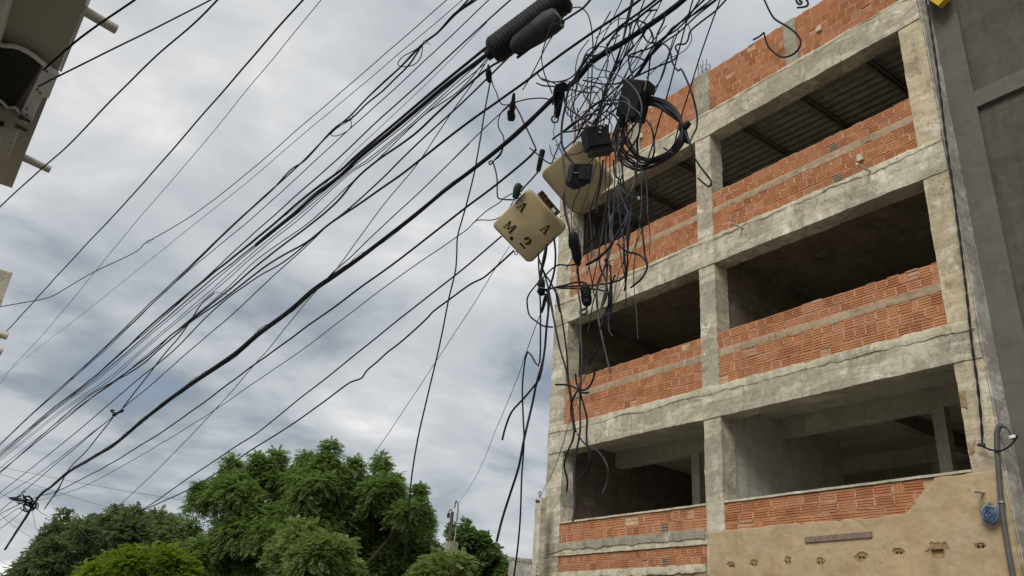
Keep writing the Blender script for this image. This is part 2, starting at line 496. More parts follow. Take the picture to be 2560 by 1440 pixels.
CABLES = [
('cable','black cable from the top edge crossing over the white frame of the air conditioner','','k',0.006,[(1.052,1.953,3.489),(0.21,3.635,2.811),(0.109,3.835,2.73),(0.043,3.975,2.668),(-0.025,4.14,2.586),(-0.038,4.172,2.57)]),
('cable','thin black cable from the top edge meeting the air conditioner frame below the drain pipe','','k',0.0045,[(2.397,3.037,5.513),(0.591,3.97,3.306),(0.47,4.032,3.159),(0.331,4.097,2.981),(0.038,4.197,2.598),(-0.033,4.216,2.496)]),
('cable','black cable crossing in front of the lower drain pipe at the left edge','','k',0.0055,[(1.017,0.833,3.142),(0.6,3.803,3.19),(0.57,4.018,3.193),(0.418,4.868,3.2),(0.258,5.943,3.171),(0.148,6.534,3.161),(0.002,7.356,3.144),(-1.047,13.263,3.023)]),
('cable','black cable running diagonally from the top to the lone pipe stubs at the left edge','','k',0.006,[(1.127,0.767,3.283),(1.031,3.761,3.44),(1.009,4.444,3.476),(0.947,5.933,3.497),(0.904,6.795,3.494),(0.756,9.021,3.493),(0.665,10.536,3.495),(0.547,12.505,3.512),(0.187,18.494,3.563)]),
('service_wire','hair thin wire beside the two lone diagonal cables on the left','','k',0.0028,[(1.337,1.282,3.946),(1.298,4.282,3.998),(1.284,5.437,4.018),(1.256,6.606,3.991),(1.168,8.651,3.907),(1.064,11.58,3.762),(0.975,13.521,3.691),(0.929,14.223,3.678),(0.902,15.558,3.623),(0.781,21.552,3.378)]),
('cable','black cable with a small knotted loop that bends away to the left edge','','k',0.0055,[(3.625,2.908,7.003),(3,5.721,6.168),(2.819,6.536,5.926),(2.57,7.426,5.59),(2.27,8.357,5.151),(2.236,8.452,5.102),(1.879,9.302,4.645),(1.583,9.813,4.382),(1.536,9.888,4.343),(1.509,9.981,4.277),(1.154,10.491,4.022),(0.973,10.776,3.857),(0.83,10.988,3.739),(0.583,11.243,3.658),(0.384,11.439,3.605),(-2.413,14.198,2.854)]),
('cable','thin straight black cable next to the knotted one','','k',0.0045,[(3.341,2.498,6.172),(3.05,5.48,6.023),(2.951,6.489,5.973),(2.739,9.578,5.967),(2.71,10.13,5.973),(2.586,13.468,6.243),(2.461,19.323,6.851),(2.353,30.07,8.263),(2.3,41.023,9.818),(2.271,46.963,10.661)]),
('cable_loop','small knot loop on the bending cable at the left','','k',0.004,[(2.6,15.898,7.129),(2.6,16.255,7.18),(2.6,16.668,7.338),(2.6,16.505,7.336),(2.6,15.968,7.149)]),
('cable','upper strand of the paired cables that open round two teardrop loops','paired strands with teardrop loops','k',0.0096,[(3.401,2.592,6.879),(3.1,5.456,6.038),(3.074,5.707,5.964),(3.052,5.914,5.901),(3.033,6.172,5.92),(3.021,6.308,5.904),(2.997,6.578,5.833),(2.972,6.899,5.808),(2.947,7.231,5.763),(2.921,7.568,5.687),(2.9,7.902,5.681),(2.851,8.671,5.575),(2.833,8.975,5.54),(2.78,10.055,5.499),(2.744,10.912,5.476),(2.679,12.634,5.376),(2.608,15.121,5.312),(2.547,17.91,5.244),(2.492,21.526,5.272),(2.447,25.724,5.354),(2.4,31.541,5.422),(2.352,37.541,5.492)]),
('cable','lower strand of the paired cables that open round two teardrop loops','paired strands with teardrop loops','k',0.0096,[(3.303,2.29,5.5),(3.08,5.257,5.879),(3.055,5.59,5.921),(3.031,5.852,5.86),(3.01,6.135,5.866),(2.993,6.274,5.759),(2.982,6.379,5.699),(2.966,6.578,5.663),(2.949,6.806,5.623),(2.927,7.152,5.629),(2.907,7.454,5.593),(2.888,7.857,5.667),(2.842,8.6,5.536),(2.824,9.017,5.578),(2.798,9.485,5.494),(2.774,10.025,5.472),(2.742,10.826,5.441),(2.681,12.541,5.339),(2.616,14.957,5.26),(2.559,17.81,5.222),(2.506,21.442,5.226),(2.465,25.696,5.344),(2.42,31.651,5.401),(2.375,37.65,5.459)]),
('cable','third strand wrapped along the paired cables from the top edge','paired strands with teardrop loops','k',0.009,[(3.325,2.311,5.809),(3.06,5.298,5.896),(3.034,5.595,5.904),(3.008,5.83,5.824),(2.987,6.088,5.826),(2.968,6.28,5.771),(2.95,6.474,5.733),(2.924,6.808,5.703),(2.9,7.115,5.671)]),
('cable_loop','upper teardrop loop hanging on the paired cables','','k',0.006,[(3.04,6.207,5.924),(3.04,6.4,5.967),(3.04,6.682,6.048),(3.04,6.761,6.019),(3.04,6.676,5.926),(3.04,6.478,5.802),(3.04,6.3,5.736),(3.04,6.211,5.761),(3.04,6.197,5.827),(3.04,6.203,5.907)]),
('cable_loop','lower half loop hanging on the paired cables','','k',0.0055,[(2.95,7.614,5.671),(2.95,7.551,5.55),(2.95,7.597,5.519),(2.95,7.718,5.539),(2.95,7.95,5.618),(2.95,8.099,5.696),(2.95,8.165,5.751),(2.95,8.03,5.758),(2.95,7.806,5.711),(2.95,7.586,5.656)]),
('tie_wire','twisted wire tie at the neck of the upper teardrop loop','','k',0.0025,[(3.02,5.974,5.755),(3.02,6.035,5.811),(3.02,6.058,5.847),(3.02,6.129,5.918),(3.02,6.163,5.921),(3.02,6.135,5.865),(3.02,6.079,5.839),(3.02,6.034,5.835)]),
('tie_wire','wire tie with upright ends at the neck of the lower half loop','','k',0.0025,[(2.93,7.629,5.773),(2.93,7.581,5.715),(2.93,7.63,5.718),(2.93,7.579,5.666),(2.93,7.527,5.661),(2.93,7.529,5.702)]),
('cable','single black cable just below the paired strands','thin black street cables in the fan','k',0.0064,[(3.459,2.184,6.428),(3.12,5.095,5.785),(3.018,5.969,5.593),(2.941,6.749,5.466),(2.888,7.383,5.405),(2.828,8.16,5.313),(2.793,8.668,5.26),(2.727,9.746,5.176),(2.594,12.947,5.169),(2.473,16.951,4.981),(2.401,21.11,5.083),(2.34,25.831,5.106),(2.3,30.045,5.118),(2.243,36.045,5.135)]),
('cable','black cable that ends at the top edge left of the big splice closure','thin black street cables in the fan','k',0.0077,[(3.55,1.851,6.204),(3.14,4.748,5.543),(3.06,5.315,5.414),(2.976,5.956,5.254),(2.893,6.688,5.121),(2.814,7.457,4.962),(2.772,7.936,4.901),(2.666,9.357,4.746),(2.473,12.98,4.412),(2.416,14.696,4.395),(2.353,16.924,4.307),(2.2,28.064,4.606),(2.118,34.061,4.768)]),
('service_wire','hair thin wire in the fan of cables running to the lower left','hair thin wires in the fan','k',0.0032,[(3,4.886,5.286),(2.926,5.44,5.092),(2.831,6.279,4.886),(2.758,7.036,4.73),(2.724,7.345,4.597),(2.611,9.103,4.533),(2.454,12.561,4.371),(2.395,14.435,4.323),(2.322,17.57,4.28),(2.2,27.9,4.536),(2.129,33.898,4.685)]),
('main_cable','upper heavy black cable running out of the splice closure','','k',0.0141,[(3.1,4.95,5.128),(3.001,5.697,5.01),(2.926,6.337,4.911),(2.846,7.103,4.804),(2.828,7.266,4.764),(2.778,7.884,4.744),(2.671,9.303,4.619),(2.595,10.627,4.577),(2.484,13.099,4.498),(2.425,14.665,4.39),(2.37,16.51,4.328),(2.288,20.941,4.445),(2.2,27.739,4.467),(2.123,33.739,4.487)]),
('main_cable','lower heavy black cable running out of the splice closure','','k',0.0205,[(3.08,4.802,4.993),(2.968,5.562,4.885),(2.89,6.13,4.774),(2.803,6.847,4.659),(2.772,7.091,4.582),(2.722,7.613,4.551),(2.666,8.191,4.465),(2.6,8.997,4.388)]),
('cable','black cable continuing the lower heavy one to the lower left','thin black street cables in the fan','k',0.0084,[(2.7,7.551,4.514),(2.651,8.146,4.44),(2.594,8.984,4.391),(2.523,10.265,4.353),(2.426,12.35,4.243),(2.37,13.902,4.181),(2.317,15.794,4.153),(2.238,19.955,4.249),(2.15,26.922,4.286),(2.074,32.921,4.317)]),
('cable','thin cable of the fan directly under the heavy black ones','thin black street cables in the fan','k',0.0058,[(3.1,4.94,5.056),(2.994,5.601,4.883),(2.92,6.112,4.759),(2.833,6.831,4.665),(2.805,7.07,4.624),(2.707,8.011,4.483),(2.621,9.057,4.403),(2.54,10.175,4.307),(2.363,13.617,4.107),(2.3,15.356,4.05),(2.206,19.42,4.142),(2.1,26.176,4.135),(2.006,32.175,4.128)]),
('cable','thin cable of the fan second under the heavy black ones','thin black street cables in the fan','k',0.0051,[(3.15,5.004,5.088),(3.048,5.535,4.919),(2.953,6.058,4.747),(2.855,6.711,4.616),(2.815,7.051,4.61),(2.714,7.814,4.44),(2.597,8.939,4.296),(2.512,9.829,4.15),(2.317,12.678,3.857),(2.246,14.101,3.754),(2.144,17.464,3.839),(2,24.788,3.877),(1.882,30.787,3.909)]),
('cable','thin cable of the fan from under the closure edge','thin black street cables in the fan','k',0.0051,[(3.2,5.172,5.099),(3.101,5.683,4.961),(3.017,6.139,4.822),(2.915,6.752,4.664),(2.871,7.11,4.663),(2.766,7.823,4.465),(2.631,9.022,4.29),(2.552,9.78,4.148),(2.342,12.605,3.846),(2.266,13.931,3.708),(2.159,17.172,3.787),(2,24.648,3.818),(1.873,30.647,3.843)]),
('cable','thin cable of the fan nearest above the stout black cable','thin black street cables in the fan','k',0.0058,[(3.2,5.109,5.159),(3.114,5.404,4.91),(3.016,5.923,4.811),(2.888,6.538,4.546),(2.834,6.837,4.446),(2.706,7.582,4.194),(2.569,8.753,4.083),(2.482,9.421,3.887),(2.285,11.707,3.603),(2.207,12.847,3.474),(2.092,15.53,3.457),(1.9,22.839,3.38),(1.742,28.836,3.316)]),
('cable','stout black cable from under the splice closure dropping through the clamp on its end','','k',0.0102,[(3,4.443,4.625),(2.963,4.729,4.642),(2.944,4.864,4.617),(2.875,5.336,4.477),(2.833,5.631,4.381),(2.768,6.24,4.344),(2.73,6.587,4.284),(2.688,6.893,4.123),(2.547,8.629,3.955),(2.499,9.304,3.864),(2.451,10.127,3.8),(2.397,11.264,3.755),(2.365,11.924,3.68),(2.269,14.97,3.664),(2.214,17.235,3.629),(2.1,24.903,3.59),(2.011,30.902,3.559)]),
('cable','black cable beside the stout one, fed from the clamp below the splice closure','','k',0.0077,[(3.05,4.471,4.708),(3.006,4.716,4.597),(2.946,5.08,4.454),(2.885,5.492,4.334),(2.829,5.882,4.197),(2.8,6.08,4.111),(2.729,6.664,3.958),(2.693,7.025,3.91),(2.622,7.775,3.776),(2.567,8.593,3.793),(2.499,9.685,3.742),(2.411,11.004,3.461),(2.353,12.277,3.372),(2.233,15.75,3.1),(2.1,23.227,2.872),(1.993,29.223,2.689)]),
('cable','thick black cable from the top edge to the left, knotted where it splits','','k',0.0096,[(3.361,-0.052,4.568),(2.9,2.856,3.995),(2.882,2.967,3.973),(2.842,3.252,3.95),(2.804,3.532,3.921),(2.772,3.769,3.876),(2.758,3.878,3.854),(2.726,4.147,3.832),(2.696,4.435,3.816),(2.628,5.094,3.726),(2.602,5.366,3.687),(2.539,6.19,3.655),(2.514,6.558,3.65),(2.486,6.967,3.609),(2.455,7.595,3.658),(2.427,8.163,3.66),(2.393,8.859,3.62),(2.356,9.818,3.619),(2.347,10.073,3.622),(2.299,11.412,3.532),(2.278,12.099,3.487),(2.216,15.477,3.7),(2.163,18.884,3.655),(2.1,24.77,3.533),(2.036,30.768,3.409)]),
('tie_wire','short stray strand at the split of the thick cable','','k',0.003,[(2.4,9.594,3.882),(2.4,9.328,3.791),(2.4,9.061,3.683),(2.4,8.856,3.621),(2.4,8.906,3.665)]),
('cable','black cable crossing down from the split to the bowtie splice','','k',0.0077,[(2.4,9.589,3.874),(2.361,9.931,3.792),(2.325,10.052,3.61),(2.285,10.258,3.44),(2.244,10.556,3.3),(2.168,11.053,2.996),(2.1,11.504,2.711)]),
('cable','black cable from the bowtie splice down to the thick bundle end','','k',0.0077,[(2.1,12.01,2.677),(2.068,12.861,2.392),(2.038,14.001,2.166),(2.019,14.221,1.907),(2.008,14.595,1.792),(2,14.841,1.695)]),
('cable','thin cable leaving the thick cable and running through the bowtie splice','','k',0.0058,[(2.6,6.623,3.774),(2.581,6.731,3.746),(2.497,7.143,3.566),(2.373,7.84,3.313),(2.302,8.281,3.16),(2.183,9.191,2.938),(2.092,9.991,2.751),(2,10.991,2.579),(1.46,16.879,1.561)]),
('cable','thin cable from the bowtie splice on to the left edge','','k',0.0058,[(2.1,11.932,2.685),(2.051,13.251,2.599),(1.965,16.436,2.45),(1.9,20.657,2.446),(1.807,26.656,2.439)]),
('cable','thin black cable between the thick cable and the main bundle','','k',0.0045,[(2.95,4.321,4.007),(2.918,4.447,3.947),(2.804,4.871,3.69),(2.761,4.56,3.667),(2.658,4.943,3.439),(2.55,5.39,3.206),(2.499,5.611,3.096),(2.458,5.785,2.995),(2.422,5.97,2.925),(2.4,6.057,2.865)]),
('cable','long thin cable crossing every other one from the splice closure to the tree tops','','k',0.0045,[(2.8,4.424,4.519),(2.79,4.61,4.376),(2.778,4.892,4.213),(2.768,5.105,4.059),(2.757,5.342,3.899),(2.739,5.859,3.695),(2.725,6.266,3.493),(2.71,6.682,3.274),(2.7,7.078,3.154),(2.688,7.539,2.999),(2.675,8.046,2.788),(2.67,8.28,2.722),(2.651,9.227,2.421),(2.628,10.617,2.047),(2.611,12.073,1.742),(2.6,13.104,1.542),(2.57,16.049,0.969)]),
('cable','second cable from the main bundle line to the left tree','','k',0.0084,[(2.853,3.814,3.287),(2.846,3.859,3.255),(2.833,4.232,3.183),(2.816,4.611,3.135),(2.75,5.439,2.977),(2.735,6.159,2.916),(2.704,6.956,2.829),(2.666,7.841,2.733),(2.671,8.28,2.719),(2.618,10.443,2.509),(2.568,13.54,2.383),(2.551,15.602,2.374),(2.549,17.796,2.406),(2.523,21.055,2.574),(2.504,25.973,2.686),(2.481,31.971,2.824)]),
('cable','thin cable split in two strands near the green clamp, running to the left tangle','','k',0.004,[(2.9,4.125,3.084),(2.892,4.21,3.081),(2.887,4.253,3.061),(2.873,4.395,3.042),(2.86,4.519,3.001),(2.849,4.611,2.959),(2.84,4.712,2.943),(2.823,4.903,2.911),(2.763,5.656,2.795),(2.669,7.085,2.543),(2.623,8.009,2.441),(2.573,9.24,2.314),(2.519,11.044,2.207),(2.452,14.44,2.116),(2.425,16.775,2.188),(2.405,19.101,2.324),(2.4,19.918,2.389)]),
('cable','lower split strand curving up to the edge of the lettered box','','k',0.004,[(2.92,4.137,3.031),(2.908,4.166,2.978),(2.893,4.229,2.938),(2.88,4.317,2.935),(2.857,4.495,2.996),(2.85,4.541,2.987)]),
('cable','straight black cable leaving the left corner of the lettered box','','k',0.007,[(3.15,4.579,3.001),(3.117,5.158,2.85),(3.089,5.712,2.732),(3.05,6.608,2.53),(3.011,7.671,2.31),(2.979,8.73,2.094),(2.964,9.347,2.021),(2.934,10.822,1.839),(2.913,11.994,1.681),(2.9,12.881,1.58),(2.841,16.855,1.128)]),
('cable','kinked black cable leaving the bottom edge of the lettered box','','k',0.0073,[(3.15,4.402,2.815),(3.137,4.603,2.741),(3.129,4.737,2.698),(3.122,4.883,2.695),(3.116,4.992,2.679),(3.106,5.179,2.639),(3.095,5.412,2.59),(3.091,5.467,2.56),(3.07,5.873,2.429),(3.063,6.05,2.393),(3.055,6.204,2.342),(3.048,6.377,2.293),(3.043,6.44,2.24),(3.037,6.641,2.243),(3.032,6.781,2.223),(3.005,7.554,2.068),(2.975,8.633,1.931),(2.957,9.359,1.824),(2.936,10.422,1.705),(2.917,11.613,1.643),(2.9,12.974,1.588),(2.849,16.971,1.426)]),
('cable','slack cable hanging almost straight down left of the boxes','','k',0.006,[(2.95,4.654,4.445),(2.959,4.689,4.296),(2.965,4.714,4.175),(2.977,4.748,3.974),(2.99,4.798,3.756),(2.996,4.821,3.643),(3.015,4.938,3.357),(3.03,5.037,3.133),(3.039,5.033,2.975),(3.048,5.04,2.824),(3.063,5.127,2.602),(3.089,5.236,2.195),(3.11,5.343,1.889),(3.134,5.468,1.542),(3.16,5.539,1.169),(3.177,5.531,0.915),(3.193,5.549,0.692),(3.2,5.564,0.594)]),
('service_wire','thin wire from under the lettered box to the top of the big tree','','k',0.0028,[(3.2,4.534,2.92),(3.244,4.777,2.816),(3.31,5.143,2.637),(3.397,5.685,2.395),(3.418,5.825,2.335),(3.476,6.217,2.148),(3.511,6.468,2.03),(3.6,7.149,1.71),(3.717,8.049,1.289)]),
('service_wire','long thin wire from the tangle to the hooked pipe of the far service pole','','k',0.003,[(3.079,3.869,2.289),(3.226,4.11,2.303),(3.329,4.189,2.469),(3.699,4.784,2.479),(4.046,5.342,2.491),(4.566,6.196,2.493),(5.413,7.625,2.519),(7.005,10.299,2.582),(8.599,13.193,2.684)]),
('cable','slack cable hanging to the bottom edge left of the building corner','','k',0.0057,[(3.033,3.943,2.581),(3.053,3.958,2.485),(3.047,3.928,2.37),(3.038,3.907,2.256),(3.06,3.924,2.204),(3.06,3.908,2.019),(3.048,3.896,1.748),(3.04,4.005,1.87),(3.07,4.081,1.701),(3.078,4.061,1.467),(3.072,4.025,1.296),(3.083,4.042,1.065),(3.057,3.993,0.774),(3.085,4.036,0.618),(3.097,4.069,0.479),(3.253,4.522,-1.462)]),
('cable','cut cable that bends away to the left and ends in the air by the sky','','k',0.0066,[(3.059,3.89,2.637),(3.085,3.935,2.563),(3.075,3.957,2.455),(3.055,3.936,2.385),(3.052,3.889,2.632),(3.024,3.9,2.325),(3.024,3.808,2.233),(3.035,3.803,2.173),(3.03,3.809,2.01),(3.026,3.806,1.843),(3.007,3.815,1.638),(3.01,3.855,1.609),(2.979,3.933,1.521),(2.993,4.075,1.46),(2.998,4.136,1.37),(2.991,4.15,1.291)]),
('cable','cut cable hanging lowest with its thick end above the wall','','k',0.0075,[(3.151,3.935,2.738),(3.124,3.875,2.585),(3.109,3.856,2.441),(3.111,3.901,2.319),(3.095,3.948,2.157),(3.062,3.873,2.255),(3.064,3.842,2.158),(3.063,3.852,1.99),(3.026,3.82,1.778),(3.01,3.856,1.609),(3.013,3.881,1.509),(2.978,3.903,1.238),(2.975,3.93,1.088),(2.97,3.984,0.943),(2.944,4.022,0.769),(2.914,4.016,0.648)]),
('cable','black cable passing behind the lettered box towards the pillar','','k',0.006,[(3.163,4.104,2.644),(3.148,4.043,2.549),(3.161,4.013,2.481),(3.174,3.97,2.414),(3.172,3.923,2.338),(3.135,3.834,2.242),(3.124,3.798,2.121),(3.143,3.881,2.322),(3.133,3.81,2.157),(3.122,3.739,1.956),(3.104,3.677,1.764),(3.095,3.648,1.624),(3.083,3.598,1.483),(3.044,3.547,1.371),(3.038,3.49,1.245)]),
('cable','black cable crossing the pillar corner and curving to the left beam','','k',0.006,[(2.984,3.831,2.402),(3.02,3.832,2.338),(3.017,3.78,2.217),(2.994,3.703,2.052),(2.971,3.728,2.193),(2.962,3.639,1.948),(2.986,3.608,1.78),(2.98,3.536,1.632),(2.961,3.478,1.49),(2.961,3.444,1.362),(2.949,3.396,1.21)]),
('cable_loop','loop of cable round the small connector left of the pillar','','k',0.0055,[(3.024,3.543,2.348),(3.003,3.602,2.354),(2.989,3.66,2.374),(2.989,3.715,2.372),(3.012,3.823,2.363),(2.988,3.892,2.301),(2.99,3.978,2.241),(3.021,4.016,2.199),(3.023,3.993,2.129),(2.99,3.871,2.037),(2.994,3.789,1.98),(3.025,3.735,1.967)]),
('cable','dark cable arching over to the oval connector with two holes','','k',0.0062,[(3.015,3.824,2.253),(3.009,3.722,2.233),(3.021,3.627,2.226),(3.009,3.53,2.207),(3.028,3.488,2.203),(3.02,3.438,2.178),(3.015,3.408,2.151)]),
('cable','cable with a tiny eyelet loop bending to the lettered box','','k',0.0057,[(2.9,4.287,3.594),(2.907,4.338,3.517),(2.911,4.418,3.513),(2.915,4.475,3.502),(2.916,4.501,3.535),(2.918,4.469,3.536),(2.923,4.416,3.444),(2.93,4.381,3.326),(2.94,4.365,3.17),(2.942,4.319,3.135),(2.95,4.153,3.059)]),
('cable','cable from the upper clamp swinging to the second clamp','cables swinging between the line clamps','k',0.005,[(2.9,4.556,4.37),(2.9,4.512,4.275),(2.9,4.453,4.172),(2.9,4.41,4.075),(2.9,4.349,4),(2.9,4.249,3.945)]),
('cable','cable from the second clamp dropping to the trunk','cables swinging between the line clamps','k',0.006,[(2.9,4.188,3.91),(2.9,4.104,3.769),(2.9,4.053,3.669),(2.9,4.004,3.583),(2.9,3.879,3.352)]),
('cable','cable curving left from the second clamp and back under the trunk','cables swinging between the line clamps','k',0.005,[(2.9,4.263,3.948),(2.9,4.363,3.934),(2.9,4.399,3.868),(2.9,4.373,3.78),(2.9,4.311,3.69),(2.9,4.286,3.599),(2.9,4.326,3.528),(2.9,4.395,3.507)]),
('cable','cable arching right from the second clamp towards the trunk clamp','cables swinging between the line clamps','k',0.005,[(2.9,4.191,3.939),(2.9,4.033,3.874),(2.9,3.921,3.815),(2.9,3.847,3.773),(2.9,3.751,3.705)]),
('cable','loop of cable at the right over the sky with its tip past the roof edge','','k',0.0057,[(3.2,2.639,5.596),(3.2,2.135,3.66),(3.2,2.108,3.555),(3.2,2.08,3.475),(3.2,1.996,3.353),(3.2,1.951,3.275),(3.2,1.93,3.219),(3.2,1.938,3.174),(3.2,1.974,3.153),(3.2,2.031,3.163),(3.2,2.074,3.2),(3.2,2.11,3.259),(3.2,2.134,3.303),(3.2,2.154,3.405),(3.2,2.156,3.423),(3.2,2.181,3.416),(3.2,2.23,3.419)]),
('cable','short hooked cable end at the top edge above the roof','','k',0.0062,[(3.2,2.168,4.439),(3.2,1.874,3.483),(3.2,1.86,3.435),(3.2,1.864,3.417),(3.2,1.883,3.42),(3.2,1.926,3.445)]),
('cable','small curled cable end beside the hooked one','','k',0.0062,[(3.2,2.151,4.494),(3.2,1.932,3.518),(3.2,1.925,3.487),(3.2,1.908,3.464),(3.2,1.898,3.471),(3.2,1.912,3.496)]),
('cable','heavy black cable bending from the trunk down in front of the upper box','','k',0.0079,[(3.03,-0.334,4.168),(2.8,2.63,3.763),(2.791,2.74,3.748),(2.783,2.863,3.743),(2.773,2.997,3.722),(2.766,3.084,3.705),(2.761,3.153,3.671),(2.754,3.222,3.628),(2.744,3.304,3.524),(2.738,3.352,3.45),(2.73,3.365,3.323),(2.723,3.378,3.215),(2.713,3.355,3.026),(2.71,3.328,2.965),(2.706,3.28,2.887),(2.7,3.202,2.777)]),
('cable','stiff black cable along the upper side of the trunk','','k',0.0075,[(2.9,-0.317,3.97),(2.9,2.681,3.866),(2.9,2.802,3.862),(2.9,2.946,3.857),(2.9,3.021,3.879),(2.9,3.115,3.848),(2.9,3.181,3.789),(2.9,3.229,3.781),(2.9,3.311,3.825),(2.9,3.374,3.87),(2.9,3.391,3.846),(2.9,3.35,3.785),(2.9,3.308,3.749)]),
('cable','grey cable sagging from the trunk to the roofward black box','','g',0.0044,[(2.779,3.169,3.592),(2.776,3.126,3.523),(2.776,3.03,3.447),(2.788,2.968,3.396),(2.795,2.868,3.284),(2.783,2.779,3.16),(2.791,2.745,3.078),(2.786,2.723,2.99),(2.79,2.735,2.928)]),
('cable','arched cable from the splice closure down behind the trunk','','k',0.005,[(2.948,3.647,4.523),(2.985,3.611,4.534),(2.967,3.507,4.429),(2.981,3.464,4.35),(3.009,3.452,4.235),(3.041,3.461,4.073),(3.073,3.499,3.96),(3.067,3.495,3.774),(3.094,3.543,3.605)]),
('cable','thick cable curving from the top edge under the splice closure','','k',0.008,[(2.364,1.296,4.023),(2.8,3.239,4.211),(2.819,3.321,4.219),(2.834,3.403,4.245),(2.867,3.599,4.32),(2.9,3.819,4.433)]),
('cable','cable looping down from the splice closure to the trunk clamp','','k',0.005,[(2.845,3.658,4.401),(2.841,3.727,4.301),(2.839,3.784,4.176),(2.863,3.835,4.137),(2.875,3.827,4.026),(2.854,3.747,3.853),(2.844,3.659,3.679)]),
('cable','cable slanting from the splice closure across the thick cable','','k',0.0045,[(2.866,3.591,4.386),(2.885,3.71,4.317),(2.881,3.815,4.221),(2.881,3.923,4.103),(2.895,4.029,4.037),(2.868,4.054,3.952)]),
('cable','straight cable from the top edge to the top of the pillar','straight cables slanting down to the coil','k',0.0045,[(2.184,0.183,5.611),(3.05,2.336,3.71),(3.15,2.584,3.491),(3.2,2.708,3.368),(3.251,2.835,3.241),(3.3,2.941,3.097)]),
('cable','straight cable from the top edge crossing in front of the parapet','straight cables slanting down to the coil','k',0.005,[(2.413,0.806,6.203),(3,2.5,3.798),(3.03,2.586,3.676),(3.082,2.737,3.454),(3.117,2.838,3.306),(3.144,2.924,3.196),(3.172,3.003,3.067),(3.183,3.04,3.022),(3.2,3.091,2.948)]),
('cable','curly cable from the top edge ending at the tied end of the coil','','k',0.0057,[(2.906,2.712,3.809),(2.92,2.822,3.882),(2.917,2.872,3.88),(2.902,2.88,3.808),(2.907,2.844,3.72),(2.946,2.855,3.693),(2.932,2.789,3.606),(2.942,2.74,3.581),(2.935,2.667,3.509),(2.939,2.639,3.442),(2.957,2.641,3.376),(2.948,2.587,3.269),(2.942,2.565,3.267),(2.957,2.535,3.176),(2.958,2.494,3.043),(3.002,2.502,2.942),(3.005,2.508,2.842),(3.001,2.531,2.804),(2.983,2.54,2.745),(3.002,2.554,2.704)]),
('cable','crooked cable with an S bend beside the trunk at the right','','k',0.006,[(3.1,0.457,4.417),(3.1,2.338,3.736),(3.1,2.408,3.71),(3.1,2.526,3.701),(3.1,2.615,3.682),(3.1,2.633,3.629),(3.1,2.658,3.614),(3.1,2.716,3.648),(3.1,2.737,3.641),(3.1,2.717,3.571),(3.1,2.747,3.546),(3.1,2.836,3.566),(3.1,2.941,3.591),(3.1,3.279,3.671),(3.1,3.629,3.918)]),
('service_wire','thin drooping wire right of the S bend','','k',0.003,[(3.067,2.602,3.71),(3.077,2.589,3.626),(3.091,2.602,3.595),(3.095,2.647,3.563),(3.08,2.7,3.544),(3.075,2.804,3.564),(3.098,2.993,3.548)]),
('cable','wavy cable dropping through the trunk to the upper black box','','k',0.006,[(2.898,2.631,3.729),(2.906,2.659,3.674),(2.902,2.71,3.609),(2.884,2.715,3.522),(2.89,2.767,3.528),(2.889,2.878,3.568),(2.902,2.959,3.599),(2.89,2.945,3.515),(2.912,2.935,3.424),(2.885,2.903,3.336)]),
('cable','wavy cable left of the upper black box','','k',0.0055,[(2.953,3,3.932),(2.955,2.996,3.802),(2.93,2.947,3.687),(2.926,2.992,3.656),(2.919,2.971,3.609),(2.945,2.934,3.597),(2.921,2.839,3.497)]),
('cable','arched cable over the trunk at the top','','k',0.006,[(3.001,3.087,3.996),(3.027,3.056,4.026),(3.017,2.962,3.959),(3.005,2.877,3.832),(3.002,2.838,3.732),(3.015,2.852,3.691)]),
('cable','second bundle strand nearest the trunk, running to the upper black box','strands of the second bundle','k',0.0066,[(3.1,-0.443,4.461),(3.1,2.496,3.86),(3.1,2.644,3.83),(3.1,2.79,3.793),(3.1,2.923,3.772),(3.1,2.995,3.709),(3.1,3.05,3.651),(3.1,3.115,3.615)]),
('cable','second bundle strand just right of the nearest one to the trunk','strands of the second bundle','k',0.0057,[(3.318,-0.483,4.349),(3.14,2.473,3.87),(3.131,2.621,3.846),(3.123,2.75,3.805),(3.116,2.875,3.801),(3.111,2.951,3.746),(3.106,3.019,3.685),(3.1,3.087,3.614)]),
('cable','outermost second bundle strand at the right, running to the upper black box','strands of the second bundle','k',0.0062,[(2.926,-0.583,3.39),(3.08,2.389,3.768),(3.089,2.57,3.791),(3.096,2.709,3.814),(3.103,2.819,3.78),(3.108,2.922,3.751),(3.114,3,3.694),(3.12,3.088,3.635)]),
('cable','thinner second bundle strand passing behind the upper black box','strands of the second bundle','k',0.006,[(2.86,-0.123,5.269),(3.1,2.527,3.884),(3.11,2.637,3.827),(3.116,2.726,3.834),(3.12,2.79,3.839),(3.128,2.886,3.79),(3.136,2.984,3.748),(3.142,3.008,3.657),(3.15,3.034,3.535)]),
('cable','thinnest second bundle strand passing left of the upper black box','strands of the second bundle','k',0.0055,[(3.336,-0.481,4.43),(3.16,2.459,3.86),(3.151,2.606,3.831),(3.143,2.743,3.787),(3.136,2.867,3.782),(3.131,2.952,3.75),(3.124,3.074,3.713),(3.118,3.2,3.676),(3.11,3.338,3.634),(3.1,3.517,3.55)]),
('cable','steep cable running straight onto the top of the lower black box','steep cables falling through the tangle','k',0.006,[(3,2.121,7.043),(3,3.021,4.181),(3,3.067,4.035),(3,3.113,3.89),(3,3.177,3.724),(3,3.251,3.591),(3,3.296,3.492),(3,3.34,3.334)]),
('cable','steep cable running just left of the one onto the lower black box','steep cables falling through the tangle','k',0.006,[(3.152,2.333,7.155),(3.04,3.081,4.252),(3.034,3.122,4.094),(3.027,3.15,3.905),(3.019,3.225,3.713),(3.012,3.293,3.58),(3.007,3.332,3.449),(3,3.377,3.289)]),
